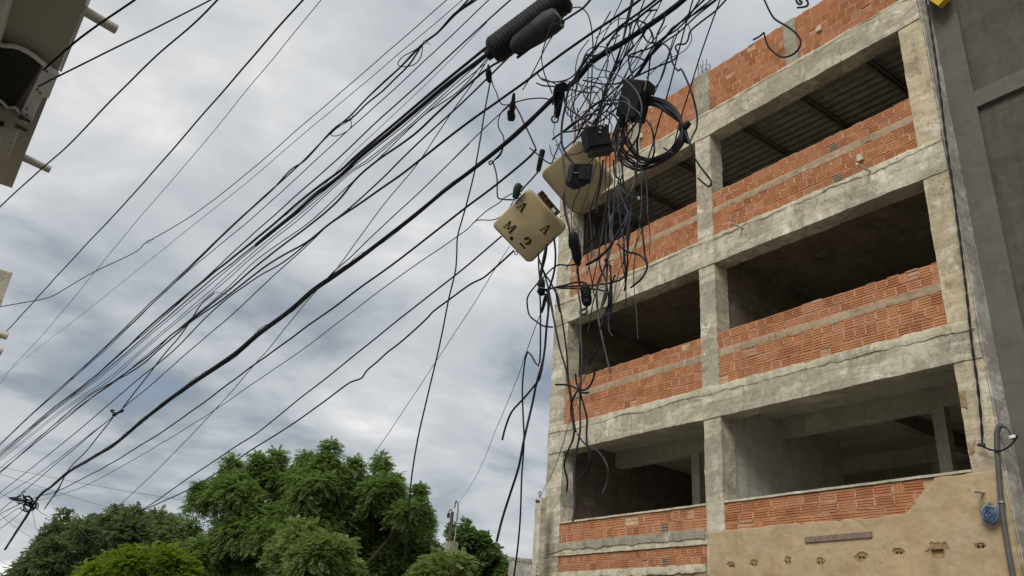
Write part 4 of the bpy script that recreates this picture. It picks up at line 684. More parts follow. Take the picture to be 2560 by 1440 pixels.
TRUNK = [(3.169,0.562,4.44,0.024),(3,2.474,3.877,0.024),(2.986,2.626,3.832,0.027),(2.955,3.056,3.808,0.028),(2.936,3.349,3.814,0.029),(2.924,3.498,3.741,0.029),(2.911,3.689,3.714,0.027),(2.897,3.902,3.649,0.024),(2.875,4.248,3.562,0.025),(2.857,4.588,3.512,0.024),(2.837,5.013,3.467,0.023),(2.816,5.464,3.399,0.028),(2.798,5.906,3.354,0.027),(2.781,6.372,3.311,0.03),(2.767,6.818,3.288,0.036),(2.755,7.248,3.273,0.039),(2.739,7.742,3.198,0.039),(2.718,8.624,3.137,0.042),(2.705,9.112,3.066,0.042),(2.688,10.016,3.035,0.043),(2.672,11,3.007,0.04),(2.648,12.687,2.904,0.039),(2.628,14.216,2.768,0.043),(2.615,15.777,2.754,0.04),(2.6,17.851,2.75,0.04),(2.59,19.137,2.65,0.038),(2.582,20.452,2.568,0.041),(2.568,21.51,2.165,0.038),(2.55,23.039,1.613,0.034)]
COIL = [
[(3.088,2.981,3.32),(3.076,2.876,3.237),(3.088,2.814,3.166),(3.073,2.73,3.065),(3.074,2.686,3.004),(3.09,2.7,2.953),(3.078,2.729,2.899),(3.076,2.772,2.861),(3.09,2.868,2.871),(3.073,2.924,2.87),(3.083,3.009,2.916),(3.083,3.083,3.007),(3.078,3.137,3.099),(3.075,3.162,3.178),(3.079,3.161,3.249),(3.083,3.118,3.298),(3.073,3.038,3.317)],
[(3.123,3.015,3.374),(3.137,2.931,3.312),(3.134,2.857,3.212),(3.14,2.788,3.134),(3.141,2.743,3.069),(3.121,2.725,2.981),(3.133,2.773,2.948),(3.14,2.83,2.921),(3.133,2.904,2.906),(3.128,2.971,2.906),(3.12,3.047,2.942),(3.138,3.139,3.059),(3.132,3.199,3.141),(3.124,3.227,3.214),(3.127,3.208,3.299),(3.125,3.171,3.343),(3.135,3.092,3.378)],
[(3.02,2.916,3.254),(3.024,2.825,3.196),(3.034,2.76,3.122),(3.03,2.685,3.03),(3.022,2.638,2.953),(3.033,2.646,2.896),(3.022,2.667,2.84),(3.038,2.739,2.827),(3.019,2.792,2.793),(3.017,2.866,2.804),(3.026,2.954,2.856),(3.028,3.034,2.938),(3.016,3.081,3.025),(3.031,3.145,3.105),(3.028,3.132,3.187),(3.018,3.067,3.229),(3.031,3.014,3.284)],
[(3.079,2.972,3.34),(3.075,2.872,3.252),(3.086,2.802,3.184),(3.08,2.726,3.082),(3.074,2.682,3.003),(3.084,2.69,2.945),(3.086,2.722,2.898),(3.088,2.766,2.858),(3.07,2.83,2.83),(3.086,2.931,2.866),(3.08,3.007,2.906),(3.092,3.105,2.979),(3.085,3.17,3.061),(3.09,3.209,3.163),(3.083,3.179,3.248),(3.082,3.129,3.298),(3.084,3.063,3.339)],
[(3.135,3.026,3.408),(3.132,2.923,3.327),(3.13,2.842,3.229),(3.122,2.764,3.124),(3.133,2.732,3.06),(3.132,2.73,2.99),(3.126,2.743,2.927),(3.128,2.796,2.89),(3.142,2.893,2.893),(3.132,2.972,2.9),(3.122,3.053,2.926),(3.122,3.132,3.014),(3.12,3.211,3.088),(3.126,3.244,3.203),(3.142,3.255,3.305),(3.129,3.21,3.35),(3.132,3.128,3.404)],
[(3.016,2.911,3.283),(3.035,2.831,3.228),(3.03,2.75,3.127),(3.019,2.669,3.026),(3.02,2.633,2.95),(3.032,2.641,2.893),(3.024,2.65,2.83),(3.027,2.705,2.796),(3.029,2.793,2.792),(3.029,2.873,2.801),(3.017,2.954,2.806),(3.023,3.041,2.896),(3.03,3.121,2.994),(3.027,3.158,3.085),(3.036,3.18,3.182),(3.033,3.116,3.247),(3.02,3.035,3.295)],
[(3.079,2.972,3.347),(3.085,2.879,3.279),(3.084,2.796,3.19),(3.075,2.718,3.082),(3.076,2.681,3.004),(3.076,2.677,2.934),(3.075,2.699,2.881),(3.08,2.747,2.841),(3.082,2.834,2.833),(3.085,2.922,2.843),(3.09,3.025,2.878),(3.087,3.111,2.941),(3.094,3.19,3.05),(3.09,3.242,3.131),(3.091,3.235,3.241),(3.078,3.197,3.296),(3.072,3.093,3.356)],
[(3.135,3.026,3.429),(3.119,2.906,3.336),(3.138,2.841,3.25),(3.12,2.755,3.129),(3.12,2.718,3.047),(3.142,2.733,2.997),(3.13,2.738,2.926),(3.12,2.774,2.871),(3.14,2.884,2.882),(3.12,2.949,2.856),(3.14,3.077,2.909),(3.135,3.16,2.982),(3.138,3.244,3.077),(3.136,3.298,3.17),(3.125,3.286,3.271),(3.119,3.233,3.34),(3.14,3.194,3.453)],
[(3.026,2.921,3.308),(3.022,2.817,3.224),(3.03,2.739,3.148),(3.031,2.672,3.046),(3.037,2.644,2.966),(3.026,2.631,2.885),(3.033,2.64,2.828),(3.031,2.687,2.782),(3.021,2.769,2.766),(3.039,2.871,2.779),(3.018,2.957,2.801),(3.027,3.057,2.863),(3.016,3.124,2.948),(3.019,3.177,3.05),(3.018,3.194,3.152),(3.036,3.175,3.253),(3.036,3.08,3.333)],
[(3.091,2.984,3.394),(3.094,2.882,3.313),(3.083,2.782,3.211),(3.088,2.717,3.109),(3.084,2.684,3.011),(3.079,2.675,2.935),(3.08,2.676,2.868),(3.086,2.736,2.833),(3.092,2.834,2.831),(3.086,2.914,2.817),(3.078,3.019,2.838),(3.076,3.11,2.896),(3.08,3.2,2.993),(3.091,3.252,3.124),(3.092,3.295,3.222),(3.089,3.239,3.31),(3.091,3.161,3.411)],
[(3.132,3.024,3.435),(3.126,2.911,3.349),(3.135,2.827,3.268),(3.138,2.76,3.16),(3.139,2.731,3.065),(3.13,2.718,2.982),(3.127,2.71,2.908),(3.135,2.774,2.874),(3.122,2.853,2.849),(3.137,2.963,2.864),(3.119,3.06,2.87),(3.14,3.175,2.954),(3.118,3.243,3.025),(3.12,3.302,3.135),(3.14,3.346,3.272),(3.119,3.283,3.342),(3.136,3.214,3.466)]]
FR = {
 'lid':((3,4.039,2.817),(0.733,-0.253,-0.632),(0.234,-0.778,0.583),(-0.639,-0.575,-0.511),0.002838),
 'body':((3.1,3.644,3.081),(0.809,-0.089,-0.581),(0.271,-0.82,0.504),(-0.521,-0.566,-0.64),0.002801),
 'hinge':((3,3.821,2.91),(0.773,-0.136,-0.619),(0.348,-0.725,0.594),(-0.53,-0.675,-0.514),0.002787),
 'upper_box':((2.95,2.957,3.263),(0.456,-0.813,-0.363),(-0.15,-0.472,0.869),(-0.877,-0.342,-0.337),0.002609),
 'lower_box':((2.85,3.182,3.028),(0.818,-0.476,0.322),(-0.411,-0.094,0.907),(-0.401,-0.874,-0.273),0.002577),
 'cut_box':((2.75,3.21,2.728),(0.933,-0.347,0.099),(-0.222,-0.333,0.916),(-0.285,-0.877,-0.388),0.002476),
 'long_conn':((2.8,3.286,2.292),(0.669,-0.714,0.206),(-0.473,-0.196,0.859),(-0.573,-0.672,-0.469),0.002406),
 'oval_conn':((2.85,3.23,1.972),(0.699,-0.702,0.14),(-0.388,-0.206,0.898),(-0.602,-0.682,-0.416),0.002332),
 'small_conn':((2.95,3.781,2.24),(0.78,-0.625,0.027),(-0.284,-0.315,0.906),(-0.557,-0.714,-0.423),0.002605),
 'clampA':((2.9,4.608,4.46),(0.78,-0.613,0.125),(-0.47,-0.443,0.763),(-0.412,-0.655,-0.634),0.003464),
 'clampB':((2.9,4.219,3.902),(0.835,-0.55,-0.026),(-0.317,-0.517,0.795),(-0.451,-0.655,-0.606),0.003168),
 'clampC':((3,3.949,3.322),(0.839,-0.529,-0.129),(-0.209,-0.532,0.821),(-0.503,-0.662,-0.557),0.002938),
 'trunk_clamp':((2.85,3.586,3.586),(0.803,-0.595,-0.043),(-0.34,-0.516,0.786),(-0.49,-0.616,-0.616),0.002863),
 'green':((2.85,4.002,3.024),(0.854,-0.501,-0.141),(-0.165,-0.517,0.84),(-0.494,-0.694,-0.524),0.002840),
 'bow':((2.1,11.737,2.689),(0.657,0.055,-0.752),(0.734,-0.274,0.622),(-0.172,-0.96,-0.22),0.006016),
 'far_knot':((2.4,20.339,2.408),(0.738,-0.007,-0.675),(0.665,-0.165,0.729),(-0.116,-0.986,-0.117),0.010149),
 'splice':((2.95,4.158,4.718),(0.824,0.056,-0.564),(0.375,-0.799,0.47),(-0.425,-0.599,-0.679),0.003419),
 'roll':((2.9,3.982,4.484),(0.811,0.064,-0.582),(0.391,-0.799,0.457),(-0.435,-0.598,-0.673),0.003279),
 'eyelet':((3.05,4.233,2.69),(0.789,-0.611,0.067),(-0.329,-0.326,0.886),(-0.52,-0.721,-0.458),0.002889),
 'white_tip':((2.88,2.839,2.47),(0.706,-0.708,-0.01),(-0.363,-0.375,0.853),(-0.608,-0.599,-0.521),0.002332),
 'tie':((3.05,2.633,2.943),(0.758,-0.177,-0.627),(0.226,-0.831,0.508),(-0.611,-0.528,-0.59),0.002456),
 'small_clip':((2.85,3.055,2.13),(0.754,-0.653,-0.072),(-0.25,-0.386,0.888),(-0.608,-0.651,-0.454),0.002308),
}
TREES = {
 'big':([(6.311,19.428,2.941,0.626),(7.605,20.188,3.425,0.71),(8.164,18.625,3.496,0.715),(9.323,18.304,3.323,0.676),(9.937,17.437,2.963,0.457),(6.817,19.034,2.132,0.925),(8.051,18.779,2.284,1.069),(9.732,19.218,2.445,1.033),(10.699,18.446,2.241,0.743),(6.705,20.206,1.555,0.786),(7.914,19.365,1.22,1.089),(9.884,19.549,1.241,1.14),(11.148,18.449,1.537,0.749),(5.916,19.521,1.565,0.532),(5.874,20.111,1.195,0.5)],[(8.129,18.371,4.179,0.303),(9.601,18.43,4.122,0.292),(7.39,19.708,4.023,0.253),(10.135,17.302,3.357,0.24),(10.005,18.348,3.815,0.23),(6.452,20.175,3.74,0.254),(6.956,19.877,3.943,0.211),(5.739,19.718,2.995,0.204),(10.977,18.282,3.073,0.212),(7.888,19.155,4.024,0.229),(8.953,18.563,4.048,0.207)]),
 'front':([(6.363,15.156,1.7,0.301),(6.199,13.813,1.402,0.395),(7.19,14.873,1.393,0.323),(6.428,15.071,1.171,0.37),(6.492,14.096,0.949,0.404)],[(5.88,14.236,1.9,0.122),(6.528,15.093,1.961,0.13),(6.748,13.843,1.65,0.107),(6.003,15.164,1.534,0.113)]),
 'dark':([(4.428,28.392,1.471,0.773),(5.005,29.685,2.236,0.758),(5.581,28.86,2.506,0.664),(6.223,28.252,2.675,0.654),(7.043,27.665,2.63,0.683),(8.252,29.318,2.764,0.636),(5.723,30.348,1.382,1.071),(6.978,29.916,1.814,1.066),(7.78,27.849,1.835,0.878)],[(4.628,29.814,3.138,0.209),(5.952,28.896,3.387,0.219),(4.067,29.232,1.396,0.262),(5.501,29.738,3.063,0.239),(6.469,28.486,3.357,0.232),(7.076,28.467,3.397,0.203),(4.298,29.815,2.385,0.238),(7.875,28.318,3.34,0.204),(3.817,28.652,1.516,0.171),(4.974,29.116,2.793,0.204),(5.537,28.408,3.088,0.172),(6.204,28.721,3.286,0.189),(6.741,28.201,3.201,0.172),(7.855,29.948,3.529,0.199),(4.376,29.41,2.669,0.206),(4.25,30.205,1.981,0.196),(8.119,27.972,3.224,0.173)]),
 'lime':([(3.633,17.313,0.828,0.291),(3.915,16.866,1.098,0.255),(4.665,18.112,1.187,0.292),(4.554,16.548,1.221,0.237),(4.811,16.606,0.993,0.315),(3.993,17.36,0.712,0.425),(4.545,16.725,0.722,0.413),(3.554,18.031,0.776,0.199)],[(4.121,17.725,1.418,0.117),(4.597,17.182,1.495,0.114),(3.716,17.845,1.152,0.117),(3.47,18.354,0.936,0.101),(4.258,16.952,1.396,0.104),(3.713,16.989,1.23,0.086)]),
 'round':([(13.776,20.62,3.168,0.368),(14.296,20.704,2.902,0.461),(15.078,20.977,2.668,0.427),(15.311,20.457,2.46,0.329),(14.245,21.39,2.414,0.559),(15.376,21.707,2.262,0.578),(16.432,21.272,2.486,0.133),(15.129,20.438,2.181,0.352)],[(14.247,22.059,3.699,0.157),(14.522,21.695,3.748,0.156),(14.506,20.87,3.414,0.126),(15.651,21.576,3.195,0.132),(16.013,20.954,2.64,0.117),(14.607,20.452,3.09,0.1)]),
 'shrub':([(9.058,14.309,1.563,0.25),(9.38,14.107,1.72,0.134),(8.346,13.699,1.283,0.251)],[(8.483,13.522,1.73,0.071),(8.897,13.675,1.753,0.073),(9.334,13.911,1.781,0.058)]),
}
TWISTED = [(9.9,3.887,9.481),(9.9,3.882,9.226),(9.9,3.895,8.657),(9.9,3.916,7.943),(9.9,3.973,6.804),(9.9,3.991,6.175),(9.9,4.019,5.507),(9.9,4.057,4.673),(9.9,4.105,3.934),(9.9,4.126,3.377),(9.9,4.168,2.848),(9.9,4.187,2.708)]
PT = {'dr0':(9.93,5.106,6.933),'dr1':(9.93,7.413,6.903),'dr2':(9.93,10.316,6.965),'dr3':(9.93,4.295,2.172),'board0':(9.93,6.68,1.798),'board1':(9.93,5.715,1.804),'coilblue':(9.93,4.239,1.911),'ins':(9.93,4.203,2.698),'cond_top':(9.93,4.007,2.851),'cond1':(9.93,4.077,2.374),'cond2':(9.93,4.115,1.931),'cond3':(9.93,4.125,1.607),'cond4':(9.93,4.126,1.251),'cond5':(9.93,4.139,0.887),'goose1':(9.93,3.959,2.899),'goose2':(9.93,3.899,2.87),'goose3':(9.93,3.863,2.803),'goose4':(9.93,3.865,2.743),'hole0':(10,7.944,1.53),'hole1':(10,7.551,1.53),'hole2':(10,6.989,1.542),'hole3':(10,6.489,1.51),'hole4':(10,5.903,1.547),'hole5':(10,5.407,1.579),'hole6':(10,4.931,1.571),'hole7':(10,4.438,1.592)}
# ------------------------------------------------------------------ the ground (never in frame, but it lights the soffits)
GZ = -1.6
mb = MB(); mb.add([(-900, -900, GZ-0.02), (900, -900, GZ-0.02), (900, 900, GZ-0.02), (-900, 900, GZ-0.02)], [(0, 1, 2, 3)])
tag(mb.build('ground', M['earth'], smooth=False), kind='structure')
mb = MB(); mb.add([(0.9, -300, GZ), (7.9, -300, GZ), (7.9, 300, GZ), (0.9, 300, GZ)], [(0, 1, 2, 3)])
tag(mb.build('road', M['cobble'], smooth=False), kind='structure')
for x0, x1 in ((-1.1, 0.9), (7.9, 9.95)):
    mb = MB(); mb.box(x0, x1, -60, 80, GZ-0.2, GZ+0.13)
    tag(mb.build('pavement', M['paving'], smooth=False), kind='structure')

# ------------------------------------------------------------------ unfinished brick building (street face on x = 10)
B = empty('unfinished_building', (10, 8.2, GZ))
tag(B, 'unfinished building of bare red brick and rough concrete frame with open window bays', 'building')
YL, YC0, YC1, YR0, YR1 = 12.31, 8.05, 8.39, 4.05, 4.40
YLI = 11.86
ZP, ZB1 = 10.63, (9.15, 9.65)
BEAMS = [(9.15, 9.66), (6.48, 6.99), (3.78, 4.28)]
for z0, z1 in BEAMS:
    mb = MB(); rough_box(mb, 9.985, 10.30, YR0+0.003, YL-0.003, z0, z1, 0.07, 0.010)
    mb.build('beam', M['concrete'], B)
mb = MB(); rough_box(mb, 9.99, 10.28, YC1+0.002, YL-0.004, 1.85, 2.06, 0.06, 0.007)
mb.build('beam', M['pale_patch'], B)
mb = MB(); rough_box(mb, 9.995, 10.28, YC1+0.002, YL-0.004, 1.22, 1.55, 0.06, 0.012)
mb.build('beam', M['cement'], B)
ZS = [(GZ, 3.78), (4.28, 6.48), (6.99, 9.15)]
for (y0, y1, mname) in ((YLI, YL, 'concrete'), (YC0, YC1, 'concrete'), (YR0, YR1, 'pillar')):
    for z0, z1 in ZS:
        mb = MB(); rough_box(mb, 10.0, 10.33, y0, y1, z0, z1, 0.07, 0.009)
        mb.build('pillar', M[mname], B)
for y0, y1, t in ((8.02, 8.38, 0.02), (6.10, 6.34, 0.0), (9.82, 10.12, -0.06), (YR0+.01, YR0+.27, -0.02), (12.0, YL-.01, 0.0)):
    mb = MB(); rough_box(mb, 10.0, 10.24, y0, y1, 9.66, ZP+t, 0.06, 0.008)
    mb.build('pillar_stub', M['grey_patch'], B)
# starter bars sticking up from the stub over the middle pillar
for k, (dy, dx, hh) in enumerate(((-.10, .05, .36), (.0, .06, .42), (.10, .05, .50), (-.08, .17, .33), (.02, .18, .30), (.11, .17, .44))):
    mb = MB(); mb.tube([(10+dx, 8.2+dy, 10.5), (10+dx+.01, 8.2+dy*1.05, ZP+hh*.6), (10+dx+.02*math.sin(k), 8.2+dy*1.1, ZP+hh)], 0.007, 5)
    mb.build('starter_bar', M['rust'], B)
mb = MB()
for zz in (.12, .24):
    mb.tube([(10.05, 8.08, ZP+zz), (10.05, 8.32, ZP+zz+.01), (10.18, 8.32, ZP+zz), (10.18, 8.08, ZP+zz), (10.05, 8.08, ZP+zz)], 0.004, 4)
mb.build('stirrup', M['rust'], B)

# --- bricks: hollow clay blocks with grooved faces
def brick_mesh(name, L, H, vertical=False, chip=0):
    prof = [(0.0, -H/2)]
    ng = 3 if not vertical else 2
    span = L if vertical else H
    prof = [(0.0, -span/2)]
    for g in range(ng):
        c = -span/2+span*(g+1)/(ng+1)
        prof += [(0.0, c-0.006), (0.010, c-0.003), (0.010, c+0.003), (0.0, c+0.006)]
    prof.append((0.0, span/2))
    n = len(prof)
    other = H if vertical else L
    vs = []
    for sgn in (-1, 1):
        for (x, t) in prof:
            vs.append((x, t, sgn*other/2) if vertical else (x, sgn*other/2, t))
        for t in (span/2, -span/2):
            vs.append((0.09, t, sgn*other/2) if vertical else (0.09, sgn*other/2, t))
    m = n+2
    fs = []
    for i in range(m):
        j = (i+1) % m
        if i == n:
            continue
        fs.append((i, m+i, m+j, j) if vertical else (i, j, m+j, m+i))
    fs.append(tuple(range(m)) if vertical else tuple(reversed(range(m))))
    fs.append(tuple(reversed(range(m, 2*m))) if vertical else tuple(range(m, 2*m)))
    me = bpy.data.meshes.new(name)
    me.from_pydata(vs, [], fs)
    me.materials.append(M['brick'])
    bm = bmesh.new(); bm.from_mesh(me)
    bmesh.ops.recalc_face_normals(bm, faces=bm.faces)
    bm.to_mesh(me); bm.free()
    me.update()
    return me
def open_brick_mesh(name, L, H):
    # a block whose face has broken away: the cell walls show
    mb = MB()
    t = 0.012
    mb.box(0.0, 0.09, -L/2, L/2, -H/2, -H/2+t)
    mb.box(0.0, 0.09, -L/2, L/2, H/2-t, H/2)
    mb.box(0.008, 0.09, -L/2, L/2, -t/2, t/2)
    mb.box(0.07, 0.09, -L/2, L/2, -H/2+t+.001, H/2-t-.001)
    return mb.mesh(name, M['brick'], smooth=False)
rng = random.Random(11)
LB, HB = 0.152, 0.140
VAR = {}
def variant(kind, L, H):
    key = (kind, round(L, 3), round(H, 3))
    if key not in VAR:
        VAR[key] = open_brick_mesh('brick', L, H) if kind == 'open' else brick_mesh('brick', L, H, kind == 'head')
    return VAR[key]
PLACED = []      # (mesh, matrix, wall, order)
BACKS = []
def lay(wall, y0, y1, z0, n, pitch_z, pitch_y=0.165, skip=None, H=None):
    H = H or pitch_z-0.017
    for c in range(n):
        z = z0+pitch_z*(c+.5)
        y = y0 + (0.0 if c % 2 else 0.0)
        first = True
        off = rng.uniform(0, .03)
        while y < y1-0.02:
            Lq = pitch_y*rng.choice((1, 1, 1, 1, .97, 1.04, 1.08))
            kind = 'run'
            if first and c % 2:
                Lq = pitch_y*0.55; kind = 'head'
            elif rng.random() < 0.035:
                Lq = pitch_y*0.55; kind = 'head'
            first = False
            if y+Lq > y1-0.05:
                Lq = y1-y
            if Lq < 0.05:
                break
            q = round((Lq-0.015)/0.005)*0.005
            if kind == 'run' and rng.random() < 0.022:
                kind = 'open'
            me = variant(kind, q, round(H, 3))
            sag = 0.006*nz1(y*0.9, c*3.1)
            mt = Matrix.Translation((10.016+rng.uniform(-.004, .004), y+Lq/2, z+sag+rng.uniform(-.002, .002))) @ Matrix.Rotation(R(rng.gauss(0, .7)), 4, 'X') @ Matrix.Rotation(R(rng.gauss(0, .6)), 4, 'Z')
            if not (skip and skip(y+Lq/2, z)):
                PLACED.append((me, mt, wall))
            y += Lq
def wall_part(name='brick_wall'):
    return name
WALLS = {}
def backing(key, y0, y1, z0, z1, parts=None):
    mb = MB(); rough_box(mb, 10.026, 10.15, y0, y1, z0, z1, 0.08, 0.003)
    o = mb.build('brick_wall', M['joint'], B)
    WALLS[key] = o
    return o
bays = ((YC1, YLI, 'l'), (YR1, YC0, 'r'))
for (y0, y1, s) in bays:
    for fl, (zt, zb) in enumerate(((7.885, 6.99), (5.205, 4.28))):
        key = s+str(fl)
        backing(key, y0+.002, y1-.002, zb, zt-.01)
        top2 = zt-2*0.157
        lay(key, y0+.004, y1-.004, top2, 2, 0.157)
        band = 0.10
        z3 = top2-band
        lay(key, y0+.004, y1-.004, zb+.01, 3, (z3-zb-.01)/3)
        # cement band between the courses
        zb0, zb1 = z3-.01, top2+.012
        mb = MB()
        strip(mb, y0+.004, y1-.004, lambda y, a=zb0: a+.022*fbm(y, 2, 4.0, 1.7)+.008*fbm(y, 3, 14, 1), lambda y, b=zb1: b+.009*fbm(y, 5, 3.0, 2.2), 10.009, 0.03, 0.02, 4, 0.003)
        mb.build('cement_band', M['cement'], B)
# parapet on the roof beam, broken by the stubs
segs = ((YR0+.28, 6.09, 'p0'), (6.35, 8.01, 'p1'), (8.39, 9.81, 'p2'), (10.13, 11.99, 'p3'))
for a, b, key in segs:
    backing(key, a, b, 9.66, ZP-.03)
    lay(key, a+.003, b-.003, 9.675, 6, 0.158, 0.168)
# lower bricks under the sills
backing('l2', YC1+.002, YLI-.002, 2.062, 2.42); lay('l2', YC1+.004, YLI-.004, 2.07, 2, 0.178, 0.155, H=0.16)
backing('l3', YC1+.002, YLI-.002, 1.552, 1.845); lay('l3', YC1+.004, YLI-.004, 1.562, 2, 0.14, 0.150)
backing('r2', YR1+.002, YC0-.002, 1.95, 2.42); lay('r2', YR1+.6, YC0-.004, 1.98, 3, 0.146, 0.26, H=0.135)
def dist(t):
    return t[1].translation.length
PLACED.sort(key=dist)
for me, mt, w in PLACED[:300]:
    o = bpy.data.objects.new('brick', me)
    COL.objects.link(o)
    o.parent = WALLS[w]
    o.matrix_basis = Matrix.Translation(-(B.location+WALLS[w].location)) @ mt
vv, ff = [], []
for me, mt, w in PLACED[300:]:
    k = len(vv)
    vv.extend([mt @ v.co for v in me.vertices])
    ff.extend([tuple(i+k for i in p.vertices) for p in me.polygons])
mb = MB(); mb.v, mb.f, mb.mi = vv, ff, [0]*len(ff)
tag(mb.build('bricks', M['brick_joined'], B, smooth=False), kind='stuff')
# squeezed out joint mortar, a little proud of the bricks
mb = MB()
for me, mt, w in PLACED:
    p = mt.translation
    L = max(v.co.y for v in me.vertices)
    H = max(v.co.z for v in me.vertices)
    if rng.random() < 0.7:
        h = H*rng.uniform(.55, 1.0)
        zc_ = p.z+rng.uniform(-.2, .2)*(H-h)
        wd = rng.uniform(.005, .0105)
        dx = rng.uniform(-.003, .004)
        vs = [(10.010+dx, p.y+L+.006-wd, zc_-h), (10.010+dx, p.y+L+.006+wd, zc_-h*rng.uniform(.7, 1)), (10.010+dx, p.y+L+.006+wd*rng.uniform(.5, 1), zc_+h), (10.010+dx, p.y+L+.006-wd*rng.uniform(.5, 1), zc_+h*rng.uniform(.7, 1))]
        vs += [(10.03, a[1], a[2]) for a in vs]
        mb.add(vs, [(0, 3, 2, 1), (0, 1, 5, 4), (1, 2, 6, 5), (2, 3, 7, 6), (3, 0, 4, 7)])
    if rng.random() < 0.4:
        a, b2 = p.y-L, p.y+L
        zq = p.z+H+.007
        wd = rng.uniform(.003, .007)
        vs = [(10.012, a, zq-wd), (10.012, b2, zq-wd*rng.uniform(.4, 1)), (10.012, b2, zq+wd*rng.uniform(.4, 1)), (10.012, a, zq+wd)]
        vs += [(10.03, q[1], q[2]) for q in vs]
        mb.add(vs, [(0, 3, 2, 1), (0, 1, 5, 4), (1, 2, 6, 5), (2, 3, 7, 6), (3, 0, 4, 7)])
tag(mb.build('mortar_joint', M['joint'], B, smooth=False), kind='stuff')
# mortar droppings and smears over the brick faces
mb = MB()
for key, o in WALLS.items():
    ys = [v.co.y for v in o.data.vertices]; zs = [v.co.z for v in o.data.vertices]
    y0, y1, z0, z1 = min(ys), max(ys), min(zs), max(zs)
    seed = hash(key) % 17 if False else len(key)*3.1+ord(key[0])*.7+ord(key[1])*1.3
    ragged(mb, y0, y1, z0, z1, 10.0135, 0.006, lambda y, z, s=seed: fbm(y, z, 5.5, s) > 0.90+0.25*nz1(y*1.3, s), 0.022, 0.003)
tag(mb.build('mortar_smear', M['cement'], B), kind='stuff')
# ragged ledge of squeezed concrete along the top of every beam
for i, (z0, z1) in enumerate(BEAMS):
    mb = MB()
    strip(mb, YR0+.01, YL-.01, lambda y, a=z1, i=i: a-(.035, .05, .10)[i]-(.03, .05, .05)[i]*fbm(y, i, 1.1, 4.1+i)-.016*fbm(y, i, 7, 2)-.012*abs(fbm(y, i, 19, 5)), lambda y, a=z1, i=i: a+.012+.02*fbm(y, i, 4, 7.7+i)+.010*fbm(y, i, 13, 3), (9.976, 9.972, 9.969)[i], 0.04, 0.014, 5, 0.007)
    mb.build('concrete_ledge', M['pale_patch'], B)
    for y in (5.35+.2*i, 7.15-.3*i, 9.6+.2*i, 10.9):
        mb = MB(); mb.box(9.972, 9.99, y-.006, y+.006, z0+.02, z1-.12)
        mb.build('shutter_seam', M['concrete'], B)
mb = MB()
strip(mb, YC1+.02, YLI+.3, lambda y: 1.93+.05*fbm(y, 3, 2.1, 6.1)+.015*fbm(y, 2, 9, 1), lambda y: 2.075+.008*fbm(y, 1, 5, 1), 9.970, .024, .02, 5, .005)
mb.build('grey_render_patch', M['grey_patch'], B)
mb = MB()
strip(mb, YC1+.02, YL-.02, lambda y: 1.44+.03*fbm(y, 3, 2.6, 8.1)+.015*fbm(y, 2, 11, 1), lambda y: 1.565+.014*fbm(y, 1, 6, 1), 9.962, .03, .02, 5, .014)
mb.build('concrete_ledge', M['pale_patch'], B)
# sills
for y0, y1, z in ((YC1+.004, YLI-.004, 2.425), (YR1+.004, YC0-.004, 2.43)):
    mb = MB(); rough_box(mb, 9.993, 10.17, y0, y1, z, z+.03, .06, .004)
    mb.build('sill', M['pale_patch'], B)
# exposed brick scars on the right pillar beside the lowest opening
for za, zb in ((2.66, 2.78), (3.22, 3.40)):
    mb = MB()
    strip(mb, YR1-.075, YR1-.014, lambda y, a=za: a+.06*fbm(y*4, a, 4, 2), lambda y, b=zb: b+.06*fbm(y*4, b, 4, 5), 9.986, .02, .01, 6, .004)
    mb.build('broken_render', M['hole'], B)
# --- tan render on the ground storey, chased and broken
HO = [PT['hole%d' % i] for i in range(8)]
def dent(y, z):
    d = 0.0
    for i, (hx, hy, hz) in enumerate(HO):
        big = i == 6
        rw, rh = ((.115, .085) if big else (.062 if i not in (1,) else .085, .05))
        rw, rh = rw*(1, .8, .75, .9, 1.25, 1.05, 1, .9)[i], rh*(.85, .9, 1.2, 1, 1.15, .8, 1, .7)[i]
        q = math.hypot((y-hy)/rw, (z-hz)/rh)/1.1+.35*fbm(y, z, 14, i)
        if q < 1.0:
            d = max(d, 0.012 if q > .55 else .014)
        if big:
            if abs(y-hy) < .07 and abs(z-hz+.02) < .03:
                d = .06
        else:
            for s in (-1, 1):
                if math.hypot(y-hy-s*.025, z-hz+.012) < .014:
                    d = .07
    return d
def tan_edge(y):
    edge = 2.02+.03*fbm(y, 1, 1.4, 3)+.012*fbm(y, 1, 9, 3)
    if y < 5.25:
        edge += (5.25-y)*0.95+.04*fbm(y, 0, 5, 2)
    return min(edge, 2.41+.012*fbm(y, 2, 6, 4))
mb = MB()
strip(mb, YR0+.01, YC1-.05, lambda y: .95, tan_edge, 9.976, .05, .010, 130, .005, dent=dent)
mb.build('rendered_wall', [M['tan_render'], M['hole']], B)
mb = MB(); rough_box(mb, 9.985, 10.2, YR0+.008, YC1, GZ, 0.96, .25, .006)
rough_box(mb, 9.99, 10.2, YC1, YL, GZ, 1.23, .25, .006)
mb.build('lower_wall', M['tan_render'], B)
mb = MB(); mb.box(10.03, 10.2, YR0+.01, YC0+.02, .95, 1.96)
mb.build('lower_wall', M['hole'], B)
